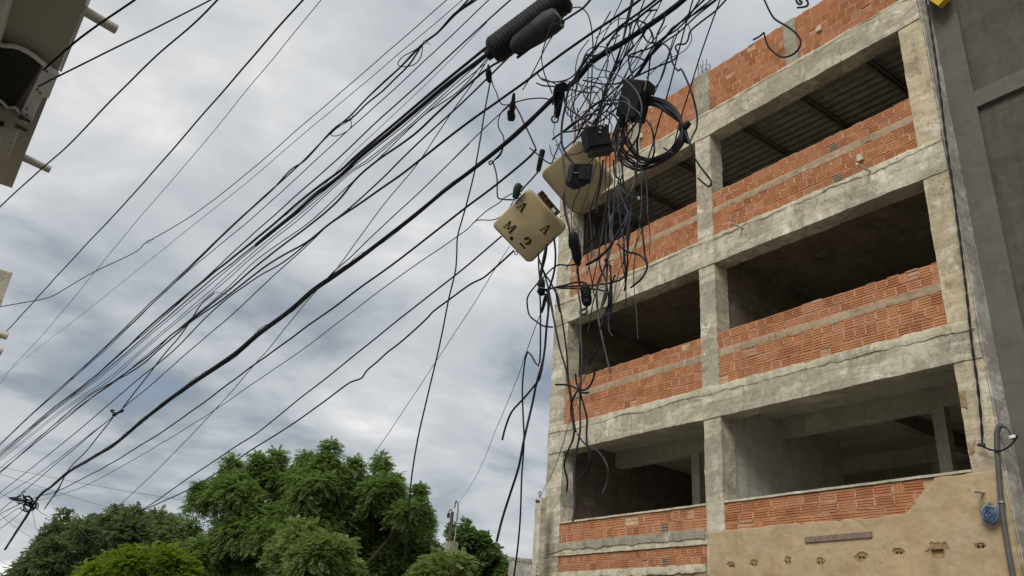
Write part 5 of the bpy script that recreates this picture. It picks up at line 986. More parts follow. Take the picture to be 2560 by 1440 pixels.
# --- end wall towards the grey neighbour, floors, rooms
mb = MB(); rough_box(mb, 10.012, 10.42, YR0-.022, YR0-.006, GZ, 9.62, .07, .006)
mb.build('end_wall', M['end_wall'], B)
mb = MB()
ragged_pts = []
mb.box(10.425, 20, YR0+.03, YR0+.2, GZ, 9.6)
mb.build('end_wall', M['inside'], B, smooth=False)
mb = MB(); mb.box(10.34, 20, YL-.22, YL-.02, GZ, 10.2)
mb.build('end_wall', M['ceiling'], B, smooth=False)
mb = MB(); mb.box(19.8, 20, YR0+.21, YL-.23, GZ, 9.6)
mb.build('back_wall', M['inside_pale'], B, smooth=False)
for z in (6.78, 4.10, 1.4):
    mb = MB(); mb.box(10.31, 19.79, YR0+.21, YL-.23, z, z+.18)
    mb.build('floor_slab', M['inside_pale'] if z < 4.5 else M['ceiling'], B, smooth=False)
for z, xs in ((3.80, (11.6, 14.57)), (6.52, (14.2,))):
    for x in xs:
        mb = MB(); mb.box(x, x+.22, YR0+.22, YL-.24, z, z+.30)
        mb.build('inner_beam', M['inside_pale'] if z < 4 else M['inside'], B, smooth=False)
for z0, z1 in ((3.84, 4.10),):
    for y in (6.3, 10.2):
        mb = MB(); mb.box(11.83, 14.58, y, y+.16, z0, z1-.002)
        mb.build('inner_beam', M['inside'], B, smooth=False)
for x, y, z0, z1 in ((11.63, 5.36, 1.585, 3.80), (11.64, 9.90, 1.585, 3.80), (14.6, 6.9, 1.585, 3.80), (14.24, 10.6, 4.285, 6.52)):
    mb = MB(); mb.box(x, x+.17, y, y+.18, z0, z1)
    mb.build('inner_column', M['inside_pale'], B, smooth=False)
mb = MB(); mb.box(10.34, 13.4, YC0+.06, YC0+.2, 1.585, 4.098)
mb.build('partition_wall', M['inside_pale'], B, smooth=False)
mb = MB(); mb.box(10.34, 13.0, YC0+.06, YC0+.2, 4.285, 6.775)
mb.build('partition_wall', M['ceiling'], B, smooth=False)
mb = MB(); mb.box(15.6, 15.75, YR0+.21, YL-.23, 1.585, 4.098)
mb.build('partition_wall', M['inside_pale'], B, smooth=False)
# corrugated roof sheets and purlins over the top storey
mb = MB()
ny = 0
vs, fs = [], []
NX = 420
for j in range(2):
    y = (YR0+.15, YL-.15)[j]
    for i in range(NX+1):
        x = 10.32+9.4*i/NX
        vs.append((x, y, 9.36+.11*(y-YR0)/8+.035*(x-10.3)+.022*math.sin(2*math.pi*(x-10.3)/.18)))
for i in range(NX):
    fs.append((i, i+1, NX+2+i, NX+1+i))
mb.add(vs, fs)
mb.build('roof_sheet', M['sheet'], B)
for y in (5.1, 6.35, 7.6, 9.2, 10.5, 11.7):
    mb = MB()
    for k in range(2):
        mb.obox((10.34+4.6, y+k*.07, 9.27+.16+.11*(y-YR0)/8), (1, 0, .035), (0, 1, 0), (-.035, 0, 1), 4.58, .018, .03)
    mb.build('purlin', M['purlin'], B, smooth=False)
# drain spouts through the facade, tilted down to the street
for n, Lp in (('dr0', .30), ('dr1', .28), ('dr2', .25), ('dr3', .20)):
    p = Vector(PT[n])
    mb = MB(); mb.tube([p+Vector((.2, 0, .02)), p+Vector((-Lp, .01, -.02))], .02, 8)
    mb.build('drain_spout', M['pvc_pale'] if n != 'dr3' else M['pvc'], B)
# a loose shard left on the beam, mortar lumps on the parapet bricks
for (y, z) in ((5.62, 10.0), (5.2, 7.2), (9.75, 9.98)):
    mb = MB(); rough_box(mb, 9.97, 10.012, y, y+.085, z, z+.10, .03, .012)
    mb.build('mortar_lump', M['pale_patch'], B)

# things fixed to its street face
a, b = Vector(PT['board0']), Vector(PT['board1'])
d = (b-a); L = d.length; d.normalize()
mb = MB(); mb.obox((a+b)/2+Vector((.033, 0, 0)), d, Vector((1, 0, 0)).cross(d), (1, 0, 0), L/2, .036, .009)
tag(mb.build('wooden_board', M['wood'], smooth=False), 'grey weathered board nailed flat across the tan rendered wall', 'board')
c = Vector(PT['coilblue'])
t = empty('hose_coil', c); tag(t, 'small bundle of coiled blue hose hanging on the tan wall', 'hose')
for k in range(17):
    rr = .105-.004*k+rng.uniform(-.022, .012)
    q = []
    tilt = rng.uniform(-.5, .5)
    for i in range(25):
        a = 2*math.pi*i/24
        q.append(c+Vector((-.02-.022*math.sin(a*2+k*1.7)-.002*k, .012*math.sin(k*2.3)+math.cos(a+tilt)*rr*(.80+.1*math.sin(3*a+k)), .016*math.cos(k*3.1)+math.sin(a+tilt)*rr*(1+.08*math.sin(2*a+k)))))
    mb = MB(); mb.tube(q, .005, 6, caps=False)
    mb.build('loop', M['blue_rope'], t)
mb = MB(); mb.tube([c+Vector((0, 0, .13)), c+Vector((.08, 0, .14))], .008, 6)
mb.build('nail', M['rust'], t)
cp = [Vector(PT[k]) for k in ('cond5', 'cond4', 'cond3', 'cond2', 'cond1', 'cond_top')]
lowp = cp[0]+Vector((0, 0, 0)); lowp.z = GZ+.05; lowp.y -= .02
goose = [Vector(PT[k]) for k in ('goose1', 'goose2', 'goose3', 'goose4')]
mb = MB(); mb.tube(spline([lowp]+cp+goose, .06), .030, 12)
t = empty('conduit_pipe', lowp); tag(t, 'dark grey conduit pipe with a gooseneck top running up the tan wall', 'pipe')
mb.build('pipe', M['conduit'], t)
mb = MB(); mb.tube([goose[-1]+Vector((0, .002, .014)), goose[-1]+Vector((0, -.004, -.02))], .042, 12)
mb.build('collar', M['white_metal'], t)
for z in (0.4, 2.05):
    q = min(spline([lowp]+cp, .05), key=lambda v: abs(v.z-z))
    mb = MB(); mb.tube([q+Vector((0, 0, -.012)), q+Vector((0, 0, .012))], .04, 12)
    mb.build('strap', M['steel'], t)
# twisted service cable down the right pillar, its insulator and tail
tp = spline(TWISTED, .03, 3, 60)
t = empty('twisted_service_cable', tp[-1]); tag(t, 'black twisted service cable running down in front of the right end pillar', 'cable')
for s in range(2):
    mb = MB(); q = []
    for i, p in enumerate(tp):
        a = i*.42+math.pi*s
        q.append(p+Vector((math.cos(a), math.sin(a), 0))*.0085)
    mb.tube(q, .0092, 6)
    mb.build('strand', M['black'], t)
p = Vector(PT['ins'])
tail = [p+Vector((.0, -.01, -.02)), p+Vector((-.03, -.10, -.07)), p+Vector((-.04, -.2, -.10)), p+Vector((-.03, -.30, -.06)), p+Vector((-.01, -.40, .05)), Vector(PT['goose4'])+Vector((0, 0, -.02))]
mb = MB(); mb.tube(spline(tail, .03), .011, 6)
mb.build('tail', M['black'], t)
t = empty('cable_clamp', p); tag(t, 'small steel clamp with frayed ends holding the twisted cable on the right pillar', 'clamp')
mb = MB(); mb.tube([p+Vector((-.03, .03, .01)), p+Vector((-.03, -.04, -.01))], .022, 8); mb.obox(p+Vector((-.02, -.06, -.05)), (0, .8, .6), (1, 0, 0), (0, .6, -.8), .035, .014, .012)
mb.build('body', M['dark_grey_plastic'], t)
mb = MB(); mb.tube(spline([p+Vector((-.02, .05, 0)), p+Vector((-.05, .06, .05)), p+Vector((-.03, 0, .06)), p+Vector((.06, 0, .02))], .01), .005, 5)
mb.build('hook', M['steel'], t)

# ------------------------------------------------------------------ grey rendered neighbour at the right
N = empty('grey_rendered_building', (10.36, 0, GZ))
tag(N, 'grey cement rendered building with recessed wall panels at the right edge', 'building')
XN = 10.36
mb = MB(); rough_box(mb, XN, XN+.3, 3.68, YR0-.01, GZ, 12.5, .2, .004)
mb.build('column', M['grey_trim'], N)
mb = MB(); mb.box(XN+.07, 20, -6, 3.679, GZ, 12.5)
mb.build('wall_panel', M['grey_wall'], N, smooth=False)
for z in (7.50, 4.80-3.0+.2, 10.6):
    mb = MB(); rough_box(mb, XN+.003, XN+.2, -6, 3.679, z, z+.27, .2, .004)
    mb.build('band_beam', M['grey_trim'], N)
mb = MB(); rough_box(mb, XN+.003, XN+.2, -.3, .2, GZ, 12.4, .2, .004)
mb.build('column', M['grey_trim'], N)
mb = MB(); mb.tube([(XN+.13, 3.1, GZ), (XN+.13, 3.1, 5.2)], .02, 8)
mb.build('conduit', M['conduit'], N)
t = empty('yellow_sign', (10.2, 3.7, 9.5)); tag(t, 'corner of a yellow sign box on the grey building at the top edge', 'sign')
mb = MB()
yz = [(3.82, 9.31), (3.955, 9.56), (3.955, 10.2), (3.60, 10.2), (3.64, 9.40)]
vs = [(10.12, a, b) for a, b in yz]+[(10.22, a, b) for a, b in yz]
mb.add(vs, [tuple(range(5)), tuple(reversed(range(5, 10)))]+[(i, 5+i, 5+(i+1) % 5, (i+1) % 5) for i in range(5)])
mb.build('panel', M['yellow'], t, smooth=False)
mb = MB(); mb.tube([(10.2, 3.68, 9.75), (10.6, 3.68, 9.8)], .02, 8)
mb.build('bracket', M['steel'], t)

# ------------------------------------------------------------------ left building: marquee slab overhead, with drain pipes
SZ = 3.6
LB_ = empty('beige_building', (-1.2, 3, GZ))
tag(LB_, 'beige building whose concrete canopy hangs over the upper left corner', 'building')
k = SZ/2.4
mb = MB(); rough_box(mb, -1.6, .035, -4, 5.285*k, SZ, SZ+.16, .4, .002)
mb.build('canopy_slab', M['soffit'], LB_)
mb = MB(); mb.box(-.40, -.335, -4, 5.0*k, SZ-.30, SZ-.001); mb.box(-3.0, -.41, -4, 5.0*k, GZ, SZ-.001)
mb.build('wall', M['white_paint'], LB_, smooth=False)
mb = MB(); mb.box(.037, .055, 3.9*k-.9, 3.9*k-.05, SZ+.02, SZ+.10)
mb.build('drip_edge', M['white_paint'], LB_, smooth=False)
for y, x0, L in ((3.366*k, .04, .215), (4.914*k, .035, .215)):
    mb = MB()
    n_ = 14
    mb.tube([(x0-.05, y, SZ+.06), (x0+L, y+.035, SZ+.045)], .033, n_, caps=False)
    mb.tube([(x0+L, y+.035, SZ+.045), (x0-.05, y, SZ+.06)], .027, n_, caps=True)
    mb.build('drain_pipe', M['pvc'], LB_)
# air conditioner slung under the slab
A = empty('air_conditioner', (-.2, 4.1*k, SZ)); tag(A, 'old air conditioner with an arched white rim round dark mesh under the canopy', 'air conditioner')
def sp(x, y, dz):        # survey was made on a plane at 2.4, slab hangs at 3.6
    return Vector((x*k*(SZ-dz)/SZ, y*k*(SZ-dz)/SZ, SZ-dz))
mb = MB()
for i in range(46):
    y = 3.80+.58*i/45
    mb.tube([sp(-.42, y, .055), sp(-.04-.03*(y-3.85)/.5-.035, y+.012*math.sin(i*1.7), .055)], .0035, 4)
for i in range(14):
    x = -.40+.33*i/13
    mb.tube([sp(x, 3.83, .062), sp(x+.0, 4.34, .062)], .002, 4)
mb.build('wire_mesh', M['mesh_dark'], A)
mb = MB()
q = [sp(-.42, 3.84, .03), sp(-.22, 3.815, .03), sp(-.165, 3.80, .03), sp(-.10, 3.80, .03), sp(-.06, 3.82, .03), sp(-.05, 3.9, .03), sp(-.10, 4.37, .03), sp(-.42, 4.36, .03)]
mb.add(q, [tuple(range(8))]); mb.build('coil', M['mesh_dark'], A, smooth=False)
mb = MB()
rim = spline([sp(-.46, 3.845, .06), sp(-.22, 3.825, .06), sp(-.165, 3.79, .06), sp(-.10, 3.80, .06), sp(-.045, 3.835, .06), sp(.028, 3.885, .06)], .03)
mb.tube(rim, .017, 6); mb.build('rim', M['white_metal'], A)
mb = MB()
q = [sp(-.040, 3.855, .075), sp(.028, 3.89, .075), sp(.028, 4.12, .075), sp(.004, 4.13, .075), sp(-.004, 4.43, .075), sp(-.030, 4.46, .075), sp(-.064, 4.40, .075)]
mb.add(q+[v+Vector((0, 0, .03)) for v in q], [tuple(reversed(range(7))), tuple(range(7, 14))]+[(i, (i+1) % 7, 7+(i+1) % 7, 7+i) for i in range(7)])
mb.build('side_strap', M['white_metal'], A, smooth=False)
for x, y in ((-.02, 3.89), (.005, 3.95), (-.03, 4.08), (-.015, 4.1), (-.045, 4.3), (-.035, 4.36), (-.05, 4.41)):
    mb = MB(); p = sp(x, y, .078); mb.tube([p+Vector((0, 0, .006)), p+Vector((0, 0, -.006))], .007, 6)
    mb.build('rivet', M['ink'], A)
mb = MB()
wav = [sp(-.46, 4.36, .07), sp(-.20, 4.30, .07), sp(-.15, 4.33, .07), sp(-.12, 4.36, .07), sp(-.095, 4.33, .07), sp(-.07, 4.37, .07), sp(-.06, 4.43, .07)]
mb.tube(spline(wav, .02), .012, 6); mb.build('rim', M['white_metal'], A)
mb = MB()
p0, p1 = sp(-.50, 4.42, .10), sp(-.03, 4.46, .10)
mb.box(p0.x, p1.x-.02, p0.y, p0.y+.35, SZ-.30, SZ-.002)
mb.build('casing', M['pvc'], A, smooth=False)
mb = MB(); mb.box(p0.x, p1.x-.12, p0.y-.02, p0.y-.002, SZ-.22, SZ-.19); mb.build('vent_slot', M['ink'], A, smooth=False)
for dz in (.02, .10):
    mb = MB(); mb.tube([(p1.x-.05, p0.y-.02, SZ-.08-dz), (p1.x+.03, p0.y+.0, SZ-.08-dz)], .014, 7); mb.build('bolt', M['rust'], A)

# a farther building of the same side, only its corner shows
FB = empty('far_corner_building', (-2, 12, GZ)); tag(FB, 'pale grey wall corner of a farther building at the left edge', 'building')
mb = MB(); rough_box(mb, -5, .375, 11, 15, GZ, 3.92, .5, .003); mb.build('wall', M['post'], FB)
for y, z, L in ((11.5, 3.30, .17), (11.5, 3.10, .17)):
    mb = MB(); mb.tube([(.33, y-.52, z-.16), (.375+L, y-.55, z-.18)], .045, 12); mb.build('drain_pipe', M['pvc'], FB)

# ------------------------------------------------------------------ posts, far wall, far tower
P_ = empty('concrete_post', (9.66, 12.0, GZ)); tag(P_, 'slim square concrete post with a wire hook beside the left end of the unfinished building', 'post')
mb = MB(); rough_box(mb, 9.6, 9.72, 11.92, 12.10, GZ, 2.845, .06, .004); mb.build('shaft', M['post'], P_)
mb = MB(); c = Vector((9.64, 12.03, 2.84))
mb.tube(spline([c, c+Vector((0, .01, .06)), c+Vector((-.01, .03, .11)), c+Vector((0, .0, .135)), c+Vector((0, -.03, .10)), c+Vector((0, -.03, .03))], .01), .009, 6)
mb.build('hook', M['rust'], P_)
mb = MB()
for q in range(4):
    mb.tube([c+Vector((-.05, .05-.03*q, -.03-.01*q)), c+Vector((-.05, .03-.03*q, -.06))], .014, 6)
mb.build('insulator', M['dark_grey_plastic'], P_)
mb = MB()
for q in range(5):
    mb.box(9.592, 9.6, 11.935+.0, 11.955, 1.6-.07*q, 1.63-.07*q)
mb.build('step_hole', M['ink'], P_, smooth=False)
W2 = empty('whitewashed_wall', (11, 14, GZ)); tag(W2, 'weathered whitewashed wall with a dark coping left of the concrete post', 'wall')
mb = MB()
for nm, o_, zz in (('w', 0, 0),):
    vs = [(11, 13.6, GZ), (11.2, 13.6, GZ), (11.2, 14.66, GZ), (11, 14.66, GZ), (11, 13.6, 1.98), (11.2, 13.6, 1.98), (11.2, 14.66, 2.10), (11, 14.66, 2.10)]
    mb.add(vs, [(0, 3, 2, 1), (4, 5, 6, 7), (0, 1, 5, 4), (1, 2, 6, 5), (2, 3, 7, 6), (3, 0, 4, 7)])
mb.build('wall_face', M['end_wall'], W2, smooth=False)
mb = MB()
strip(mb, 13.6, 14.66, lambda y: 1.91+.113*(y-13.6)+.04*fbm(y, 2, 5, 1), lambda y: 1.985+.113*(y-13.6), 10.985, .02, .02, 4, .003)
mb.build('coping_stain', M['grey_patch'], W2)
S_ = empty('service_pole', (9.15, 14.15, GZ)); tag(S_, 'mortared service pole with a hooked steel pipe standing among the trees', 'pole')
mb = MB(); rough_box(mb, 9.07, 9.25, 14.05, 14.25, GZ, 2.13, .08, .012); mb.build('mortar_base', M['grey_patch'], S_)
mb = MB(); c = Vector((9.10, 14.13, 2.0)); mb.tube([c, c+Vector((0, .01, .70))], .035, 8); mb.build('rusty_pipe', M['rust'], S_)
mb = MB(); mb.tube(spline([c+Vector((.06, -.07, 0)), c+Vector((.07, -.08, .5)), c+Vector((.05, -.09, .86)), c+Vector((.03, -.05, .93)), c+Vector((.03, -.02, .85)), c+Vector((.03, -.02, .78))], .03), .016, 7); mb.build('hooked_pipe', M['steel'], S_)
mb = MB(); mb.tube(spline([c+Vector((0, 0, .70)), c+Vector((0, .08, .76)), c+Vector((0, .14, .72)), c+Vector((0, .14, .66))], .02), .010, 6); mb.tube([c+Vector((0, .14, .69)), c+Vector((0, .14, .60))], .03, 8); mb.build('insulator', M['dark_grey_plastic'], S_)
TW = empty('telecom_mast', (31, 38, GZ)); tag(TW, 'red and white telecom mast far behind the unfinished building', 'mast')
mx, my = 33.0, 38.0
mb = MB(); mb2 = MB()
for s in range(9):
    z0, z1 = 18+s*2.2, 18+(s+1)*2.2
    w = .6
    tgt = mb if s % 2 == 0 else mb2
    for a, b in ((-1, -1), (1, -1), (1, 1), (-1, 1)):
        tgt.tube([(mx+a*w, my+b*w, z0), (mx+a*w, my+b*w, z1)], .07, 5)
    for (a, b, a2, b2) in ((-1, -1, 1, -1), (1, -1, 1, 1), (1, 1, -1, 1), (-1, 1, -1, -1)):
        tgt.tube([(mx+a*w, my+b*w, z0), (mx+a2*w, my+b2*w, z1)], .04, 4)
        tgt.tube([(mx+a*w, my+b*w, z1), (mx+a2*w, my+b2*w, z1)], .04, 4)
mb.box(mx-.5, mx+.5, my-.5, my+.5, GZ, 18)
mb.build('red_section', M['red'], TW, smooth=False); mb2.build('white_section', M['white_paint'], TW, smooth=False)
ant = empty('antenna_rod', (30.6, 35.6, 36)); ant.parent = TW; ant.location = Vector((30.6, 35.6, 36))-TW.location
bpy.data.objects.remove(ant)
mb = MB(); mb.tube([(mx-.5, my-.5, 35), (mx-.5, my-.5, 42.2)], .045, 5)
for z, w in ((37.8, .25), (39.5, .3), (41, .2)):
    mb.tube([(mx-.5-w, my-.5+w, z), (mx-.5+w, my-.5-w, z)], .03, 4)
mb.build('antenna_rod', M['steel'], TW)
# ------------------------------------------------------------------ street cables
CM = {'k': M['black'], 'g': M['grey_cable'], 'b': M['black_plastic']}
for i, (nm, lab, grp, m, r, pts) in enumerate(CABLES):
    mb = MB()
    sm = spline(pts, .06, 3, 12)
    rr = random.Random(i)
    ph = rr.uniform(0, 50)
    q = []
    for p in sm:       # hand-strung cable is never perfectly straight
        q.append(p+noise.noise_vector(p*1.9+Vector((ph, 0, 0)))*0.006)
    mb.tube(q, r, 7 if r > .007 else 6)
    o = mb.build(nm, CM[m])
    cat = 'wire' if 'wire' in nm else 'cable'
    tag(o, lab, cat, grp or None)
# the heavy lashed bundle
T = empty('cable_bundle', (TRUNK[6][0], TRUNK[6][1], TRUNK[6][2]))
tag(T, 'heaviest lashed bundle of black cables crossing the sky to the lower left', 'cable bundle')
tp = spline([t[:3] for t in TRUNK], .10, 4, 40)
tr_ = spline([(t[3], 0, 0) for t in TRUNK], .10, 4, 40)
acc = [0]
for a, b in zip(tp, tp[1:]):
    acc.append(acc[-1]+(b-a).length)
src = [Vector(t[:3]) for t in TRUNK]
def rad_at(p):
    best = sorted(((p-s).length, i) for i, s in enumerate(src))[:2]
    (d0, i0), (d1, i1) = best
    t = d0/(d0+d1+1e-6)
    return TRUNK[i0][3]*(1-t)+TRUNK[i1][3]*t
NS = 7
for s in range(NS):
    q, rs = [], []
    for i, p in enumerate(tp):
        t = (tp[min(i+1, len(tp)-1)]-tp[max(i-1, 0)]).normalized()
        u = t.cross(Vector((0, 0, 1))).normalized(); w = t.cross(u)
        rb = rad_at(p)*.74
        a = 2*math.pi*s/(NS-1)+acc[i]*.16+.7*noise.noise(Vector((acc[i]*.8, s*3.3, 0)))
        ro = 0 if s == NS-1 else rb*.52
        loose = 1+.35*max(0, noise.noise(Vector((acc[i]*1.1, s*7.7, 5))))
        q.append(p+(u*math.cos(a)+w*math.sin(a))*ro*loose)
        rs.append(rb*.37)
    mb = MB(); mb.tube(q, rs, 7)
    mb.build('strand', M['black'], T)
mb = MB(); q = []
for i in range(len(tp)-1):
    for k in range(5):
        p = tp[i].lerp(tp[i+1], k/5)
        t = (tp[i+1]-tp[i]).normalized(); u = t.cross(Vector((0, 0, 1))).normalized(); w = t.cross(u)
        L_ = acc[i]+(acc[i+1]-acc[i])*k/5
        a = L_*3.6
        q.append(p+(u*math.cos(a)+w*math.sin(a))*rad_at(p)*(.74+.14*max(0, noise.noise(Vector((L_*2.3, 1, 1))))))
mb.tube(q, .0025, 4); mb.build('lashing_wire', M['black'], T)
# slack lashing ends
for (f0, dx) in ((.38, .3), (.47, .25), (.56, .35), (.64, .4), (.30, .2)):
    i = int(len(tp)*f0)
    p = tp[i]; t = (tp[i+1]-tp[i-1]).normalized()
    up_ = Vector((0, 0, 1))
    mb = MB(); mb.tube(spline([p-t*dx, p-t*dx*.3+up_*rad_at(p)*1.5, p+t*dx*.4+up_*rad_at(p)*1.4, p+t*dx], .03), .0028, 4)
    mb.build('loose_lashing', M['black'], T)

# the coil of spare cable
t = empty('cable_coil', FR['tie'][0]); tag(t, 'big hanging coil of spare black cable in front of the brick parapet', 'cable coil')
for c in COIL:
    mb = MB(); mb.tube(spline(c+[c[0]], .03, 3, 8), .0064, 6, caps=False)
    mb.build('loop', M['black'], t)

# ------------------------------------------------------------------ boxes, closures and clamps hanging in the tangle
def LP(f, x, y, z=0.0):
    c, ex, ey, ez, k = FR[f]
    return Vector(c)+Vector(ex)*(x*k)+Vector(ey)*(y*k)+Vector(ez)*z
def rrect(w, h, r, n=6):
    out = []
    for cx, cy, a0 in ((w-r, h-r, 0), (-w+r, h-r, 90), (-w+r, -h+r, 180), (w-r, -h+r, 270)):
        for i in range(n+1):
            a = R(a0+90*i/n)
            out.append((cx+r*math.cos(a), cy+r*math.sin(a)))
    return out
def slab(f, outline, layers, cx=0, cy=0, mi=0, mb=None):
    """layers: (z metres, inset px) from back to front"""
    mb = mb or MB()
    n = len(outline); vs = []
    mxx = max(abs(p[0]) for p in outline); mxy = max(abs(p[1]) for p in outline)
    for z, ins in layers:
        for x, y in outline:
            vs.append(LP(f, cx+x*(1-ins/mxx), cy+y*(1-ins/mxy), z))
    fs = [tuple(reversed(range(n)))]
    for l in range(len(layers)-1):
        for i in range(n):
            j = (i+1) % n
            fs.append((l*n+i, l*n+j, l*n+n+j, l*n+n+i))
    fs.append(tuple((len(layers)-1)*n+i for i in range(n)))
    mb.add(vs, fs, mi)
    return mb
def lump(f, prof, mat, name, parent, n=10, squash=.8, seed=0, rough=.0):
    """closed lump along local y; prof: (y px, half width px)"""
    mb = MB(); k = FR[f][4]; vs = []
    for y, w in prof:
        for j in range(n):
            a = 2*math.pi*j/n
            q = 1+rough*noise.noise(Vector((y*.13, j*1.7, seed)))
            vs.append(LP(f, w*math.cos(a)*q, y, w*k*squash*math.sin(a)*q))
    fs = [tuple(reversed(range(n)))]
    for l in range(len(prof)-1):
        for i in range(n):
            j = (i+1) % n
            fs.append((l*n+i, l*n+j, l*n+n+j, l*n+n+i))
    fs.append(tuple((len(prof)-1)*n+i for i in range(n)))
    mb.add(vs, fs)
    return mb.build(name, mat, parent, ang=50)
k0 = FR['lid'][4]
tb = empty('terminal_box', FR['lid'][0]); tag(tb, 'open cream terminal box whose hanging lid is stencilled with dark letters', 'terminal box')
# lid, its outer face towards the street
lid = slab('lid', rrect(67, 66, 11), [(-.045, 0), (-.006, 0), (.0, 1.2), (.003, 3)]).build('lid', M['cream'], tb)
mb = slab('lid', rrect(68.5, 66.5, 12), [(-.062, 0), (-.046, 0)]); mb.build('gasket', M['dark_grey_plastic'], lid)
# letters are stencilled: strokes with gaps; u right, v up in a unit box
def strokes(name, segs, cx, cy, s, parent, ang=0):
    mb = MB()
    ca, sa = math.cos(R(ang)), math.sin(R(ang))
    for poly in segs:
        pts_ = []
        for (u, v) in poly:
            u, v = u*s, v*s
            pts_.append((cx+u*ca-v*sa, cy+u*sa+v*ca))
        n = len(pts_)
        vs = [LP('lid', x, y, .0032) for x, y in pts_]+[LP('lid', x, y, .0042) for x, y in pts_]
        mb.add(vs, [tuple(reversed(range(n))), tuple(range(n, 2*n))]+[(i, (i+1) % n, n+(i+1) % n, n+i) for i in range(n)])
    return mb.build(name, M['ink'], parent, smooth=False)
A_ = [[(-.5, -.62), (-.12, -.62), (-.12, -.50), (-.5, -.50)], [(-.38, -.46), (-.26, -.46), (.02, .50), (-.08, .56)], [(.02, .62), (.12, .62), (.44, -.46), (.16, -.46), (-.02, .40)], [(.08, -.62), (.56, -.62), (.56, -.50), (.08, -.50)], [(-.15, -.22), (.12, -.22), (.10, -.13), (-.12, -.13)]]
M_ = [[(-.62, -.62), (-.28, -.62), (-.28, -.52), (-.62, -.52)], [(-.52, -.48), (-.40, -.48), (-.40, .40), (-.52, .50)], [(-.60, .54), (-.30, .54), (-.02, -.30), (-.10, -.55), (-.44, .46)], [(.04, -.45), (.12, -.30), (.34, .42), (.26, .54), (-.0, -.2)], [(.30, .62), (.64, .62), (.64, .52), (.30, .52)], [(.34, .46), (.60, .46), (.60, -.48), (.34, -.48)], [(.24, -.62), (.68, -.62), (.68, -.52), (.24, -.52)]]
def arc(cx, cy, r0, r1, a0, a1, n=8, sx=1.0):
    o = [(cx+sx*r1*math.cos(R(a0+(a1-a0)*i/n)), cy+r1*math.sin(R(a0+(a1-a0)*i/n))) for i in range(n+1)]
    o += [(cx+sx*r0*math.cos(R(a1-(a1-a0)*i/n)), cy+r0*math.sin(R(a1-(a1-a0)*i/n))) for i in range(n+1)]
    return o
two = [arc(0, .18, .16, .48, 98, 205, 8, 1.0), arc(0, .18, .16, .48, -82, 82, 10, 1.0), [(-.16, -.25), (.08, -.25), (.02, -.14), (-.13, -.12)], [(-.46, -.76), (.46, -.76), (.46, -.56), (-.46, -.56)]]
dot = [[(.5*math.cos(R(a)), .5*math.sin(R(a))) for a in range(0, 360, 24)]]
def lidxy(px, py):      # photo pixel -> lid coordinates
    dx, dy = px-1321, py-565
    u = (92/math.hypot(92, 89), -89/math.hypot(92, 89))      # up
    r_ = (-u[1], u[0])
    return dx*r_[0]+dy*r_[1], dx*u[0]+dy*u[1]
Z = lambda a, b: lidxy(1220+a/7.2, 460+b/7.2)
letters = empty('lettering', (0, 0, 0)); bpy.data.objects.remove(letters)
for segs, (a, b), s in ((A_, (622, 408), 20), (M_, (392, 768), 21), (A_, (1047, 805), 21), (two, (692, 1042), 21), (dot, (417, 975), 10)):
    x, y = Z(a, b)
    strokes('lettering', segs, x, y, s, lid, 0)
# body of the box
body = slab('body', rrect(68, 66, 16), [(-.13, 4), (-.12, 1), (-.03, 0), (-.006, 0), (.0, 1.5), (.003, 4)]).build('body', M['cream'], tb)
# hinge between them: little frames
hx = []
for (x0, x1, y0, y1, nm) in ((-34, -14, -6, 9, 'hinge'), (-12, 16, -7, 8, 'hinge'), (18, 30, -6, 8, 'hinge')):
    mb = MB(); w = 1.6
    kk = FR['hinge'][4]
    for (a, b, c_, d_) in ((x0, x1, y0, y0+w), (x0, x1, y1-w, y1), (x0, x0+w, y0, y1), (x1-w, x1, y0, y1), ((x0+x1)/2-w/2, (x0+x1)/2+w/2, y0-3, y1)):
        c, ex, ey, ez, k_ = FR['hinge']
        mb.obox(LP('hinge', (a+b)/2, (c_+d_)/2, .012), ex, ey, ez, (b-a)/2*k_, (d_-c_)/2*k_, .010)
    mb.build(nm, M['cream_dirty'], tb, smooth=False)
mb = slab('hinge', rrect(36, 8, 2), [(-.03, 0), (.0, 0)]); mb.build('hinge_plate', M['cream_dirty'], tb, smooth=False)
mb = slab('hinge', rrect(6, 4, .5), [(.02, 0), (.026, 0)], 21, -2); mb.build('label', M['white_label'], tb, smooth=False)
mb = MB(); c = LP('eyelet', 0, 0)
kk = FR['eyelet'][4]
mb.tube([LP('eyelet', 4*math.cos(R(a)), 4*math.sin(R(a))) for a in range(0, 375, 24)], .003, 5)
mb.build('latch_eye', M['ink'], tb)

# upper black box with its pale top
t = empty('black_terminal_box', FR['upper_box'][0]); tag(t, 'large black junction box with a pale top hanging beside the coil', 'junction box')
slab('upper_box', rrect(27, 45, 3), [(-.10, 2), (-.09, 0), (.06, 0), (.07, 2)]).build('body', M['black_plastic'], t, smooth=False)
slab('upper_box', rrect(28, 12, 2), [(-.12, 1), (.0, 0), (.03, 3)], 1, 40).build('cover', M['dark_grey_plastic'], t, smooth=False)
slab('upper_box', rrect(8, 11, 1), [(.03, 0), (.05, 0)], 20, 34).build('label', M['cream'], t, smooth=False)
for x in (-16, -4, 8):
    mb = MB(); mb.tube([LP('upper_box', x, -44, -.01), LP('upper_box', x-1, -52, -.01)], .012, 8)
    mb.build('cable_gland', M['black_plastic'], t)
t = empty('black_terminal_box', FR['lower_box'][0]); tag(t, 'lower black junction box with a pale grey underside resting on the cream box', 'junction box')
slab('lower_box', rrect(29, 26, 3), [(-.07, 2), (-.06, 0), (.055, 0), (.068, 3)], 0, 6).build('body', M['black_plastic'], t, smooth=False)
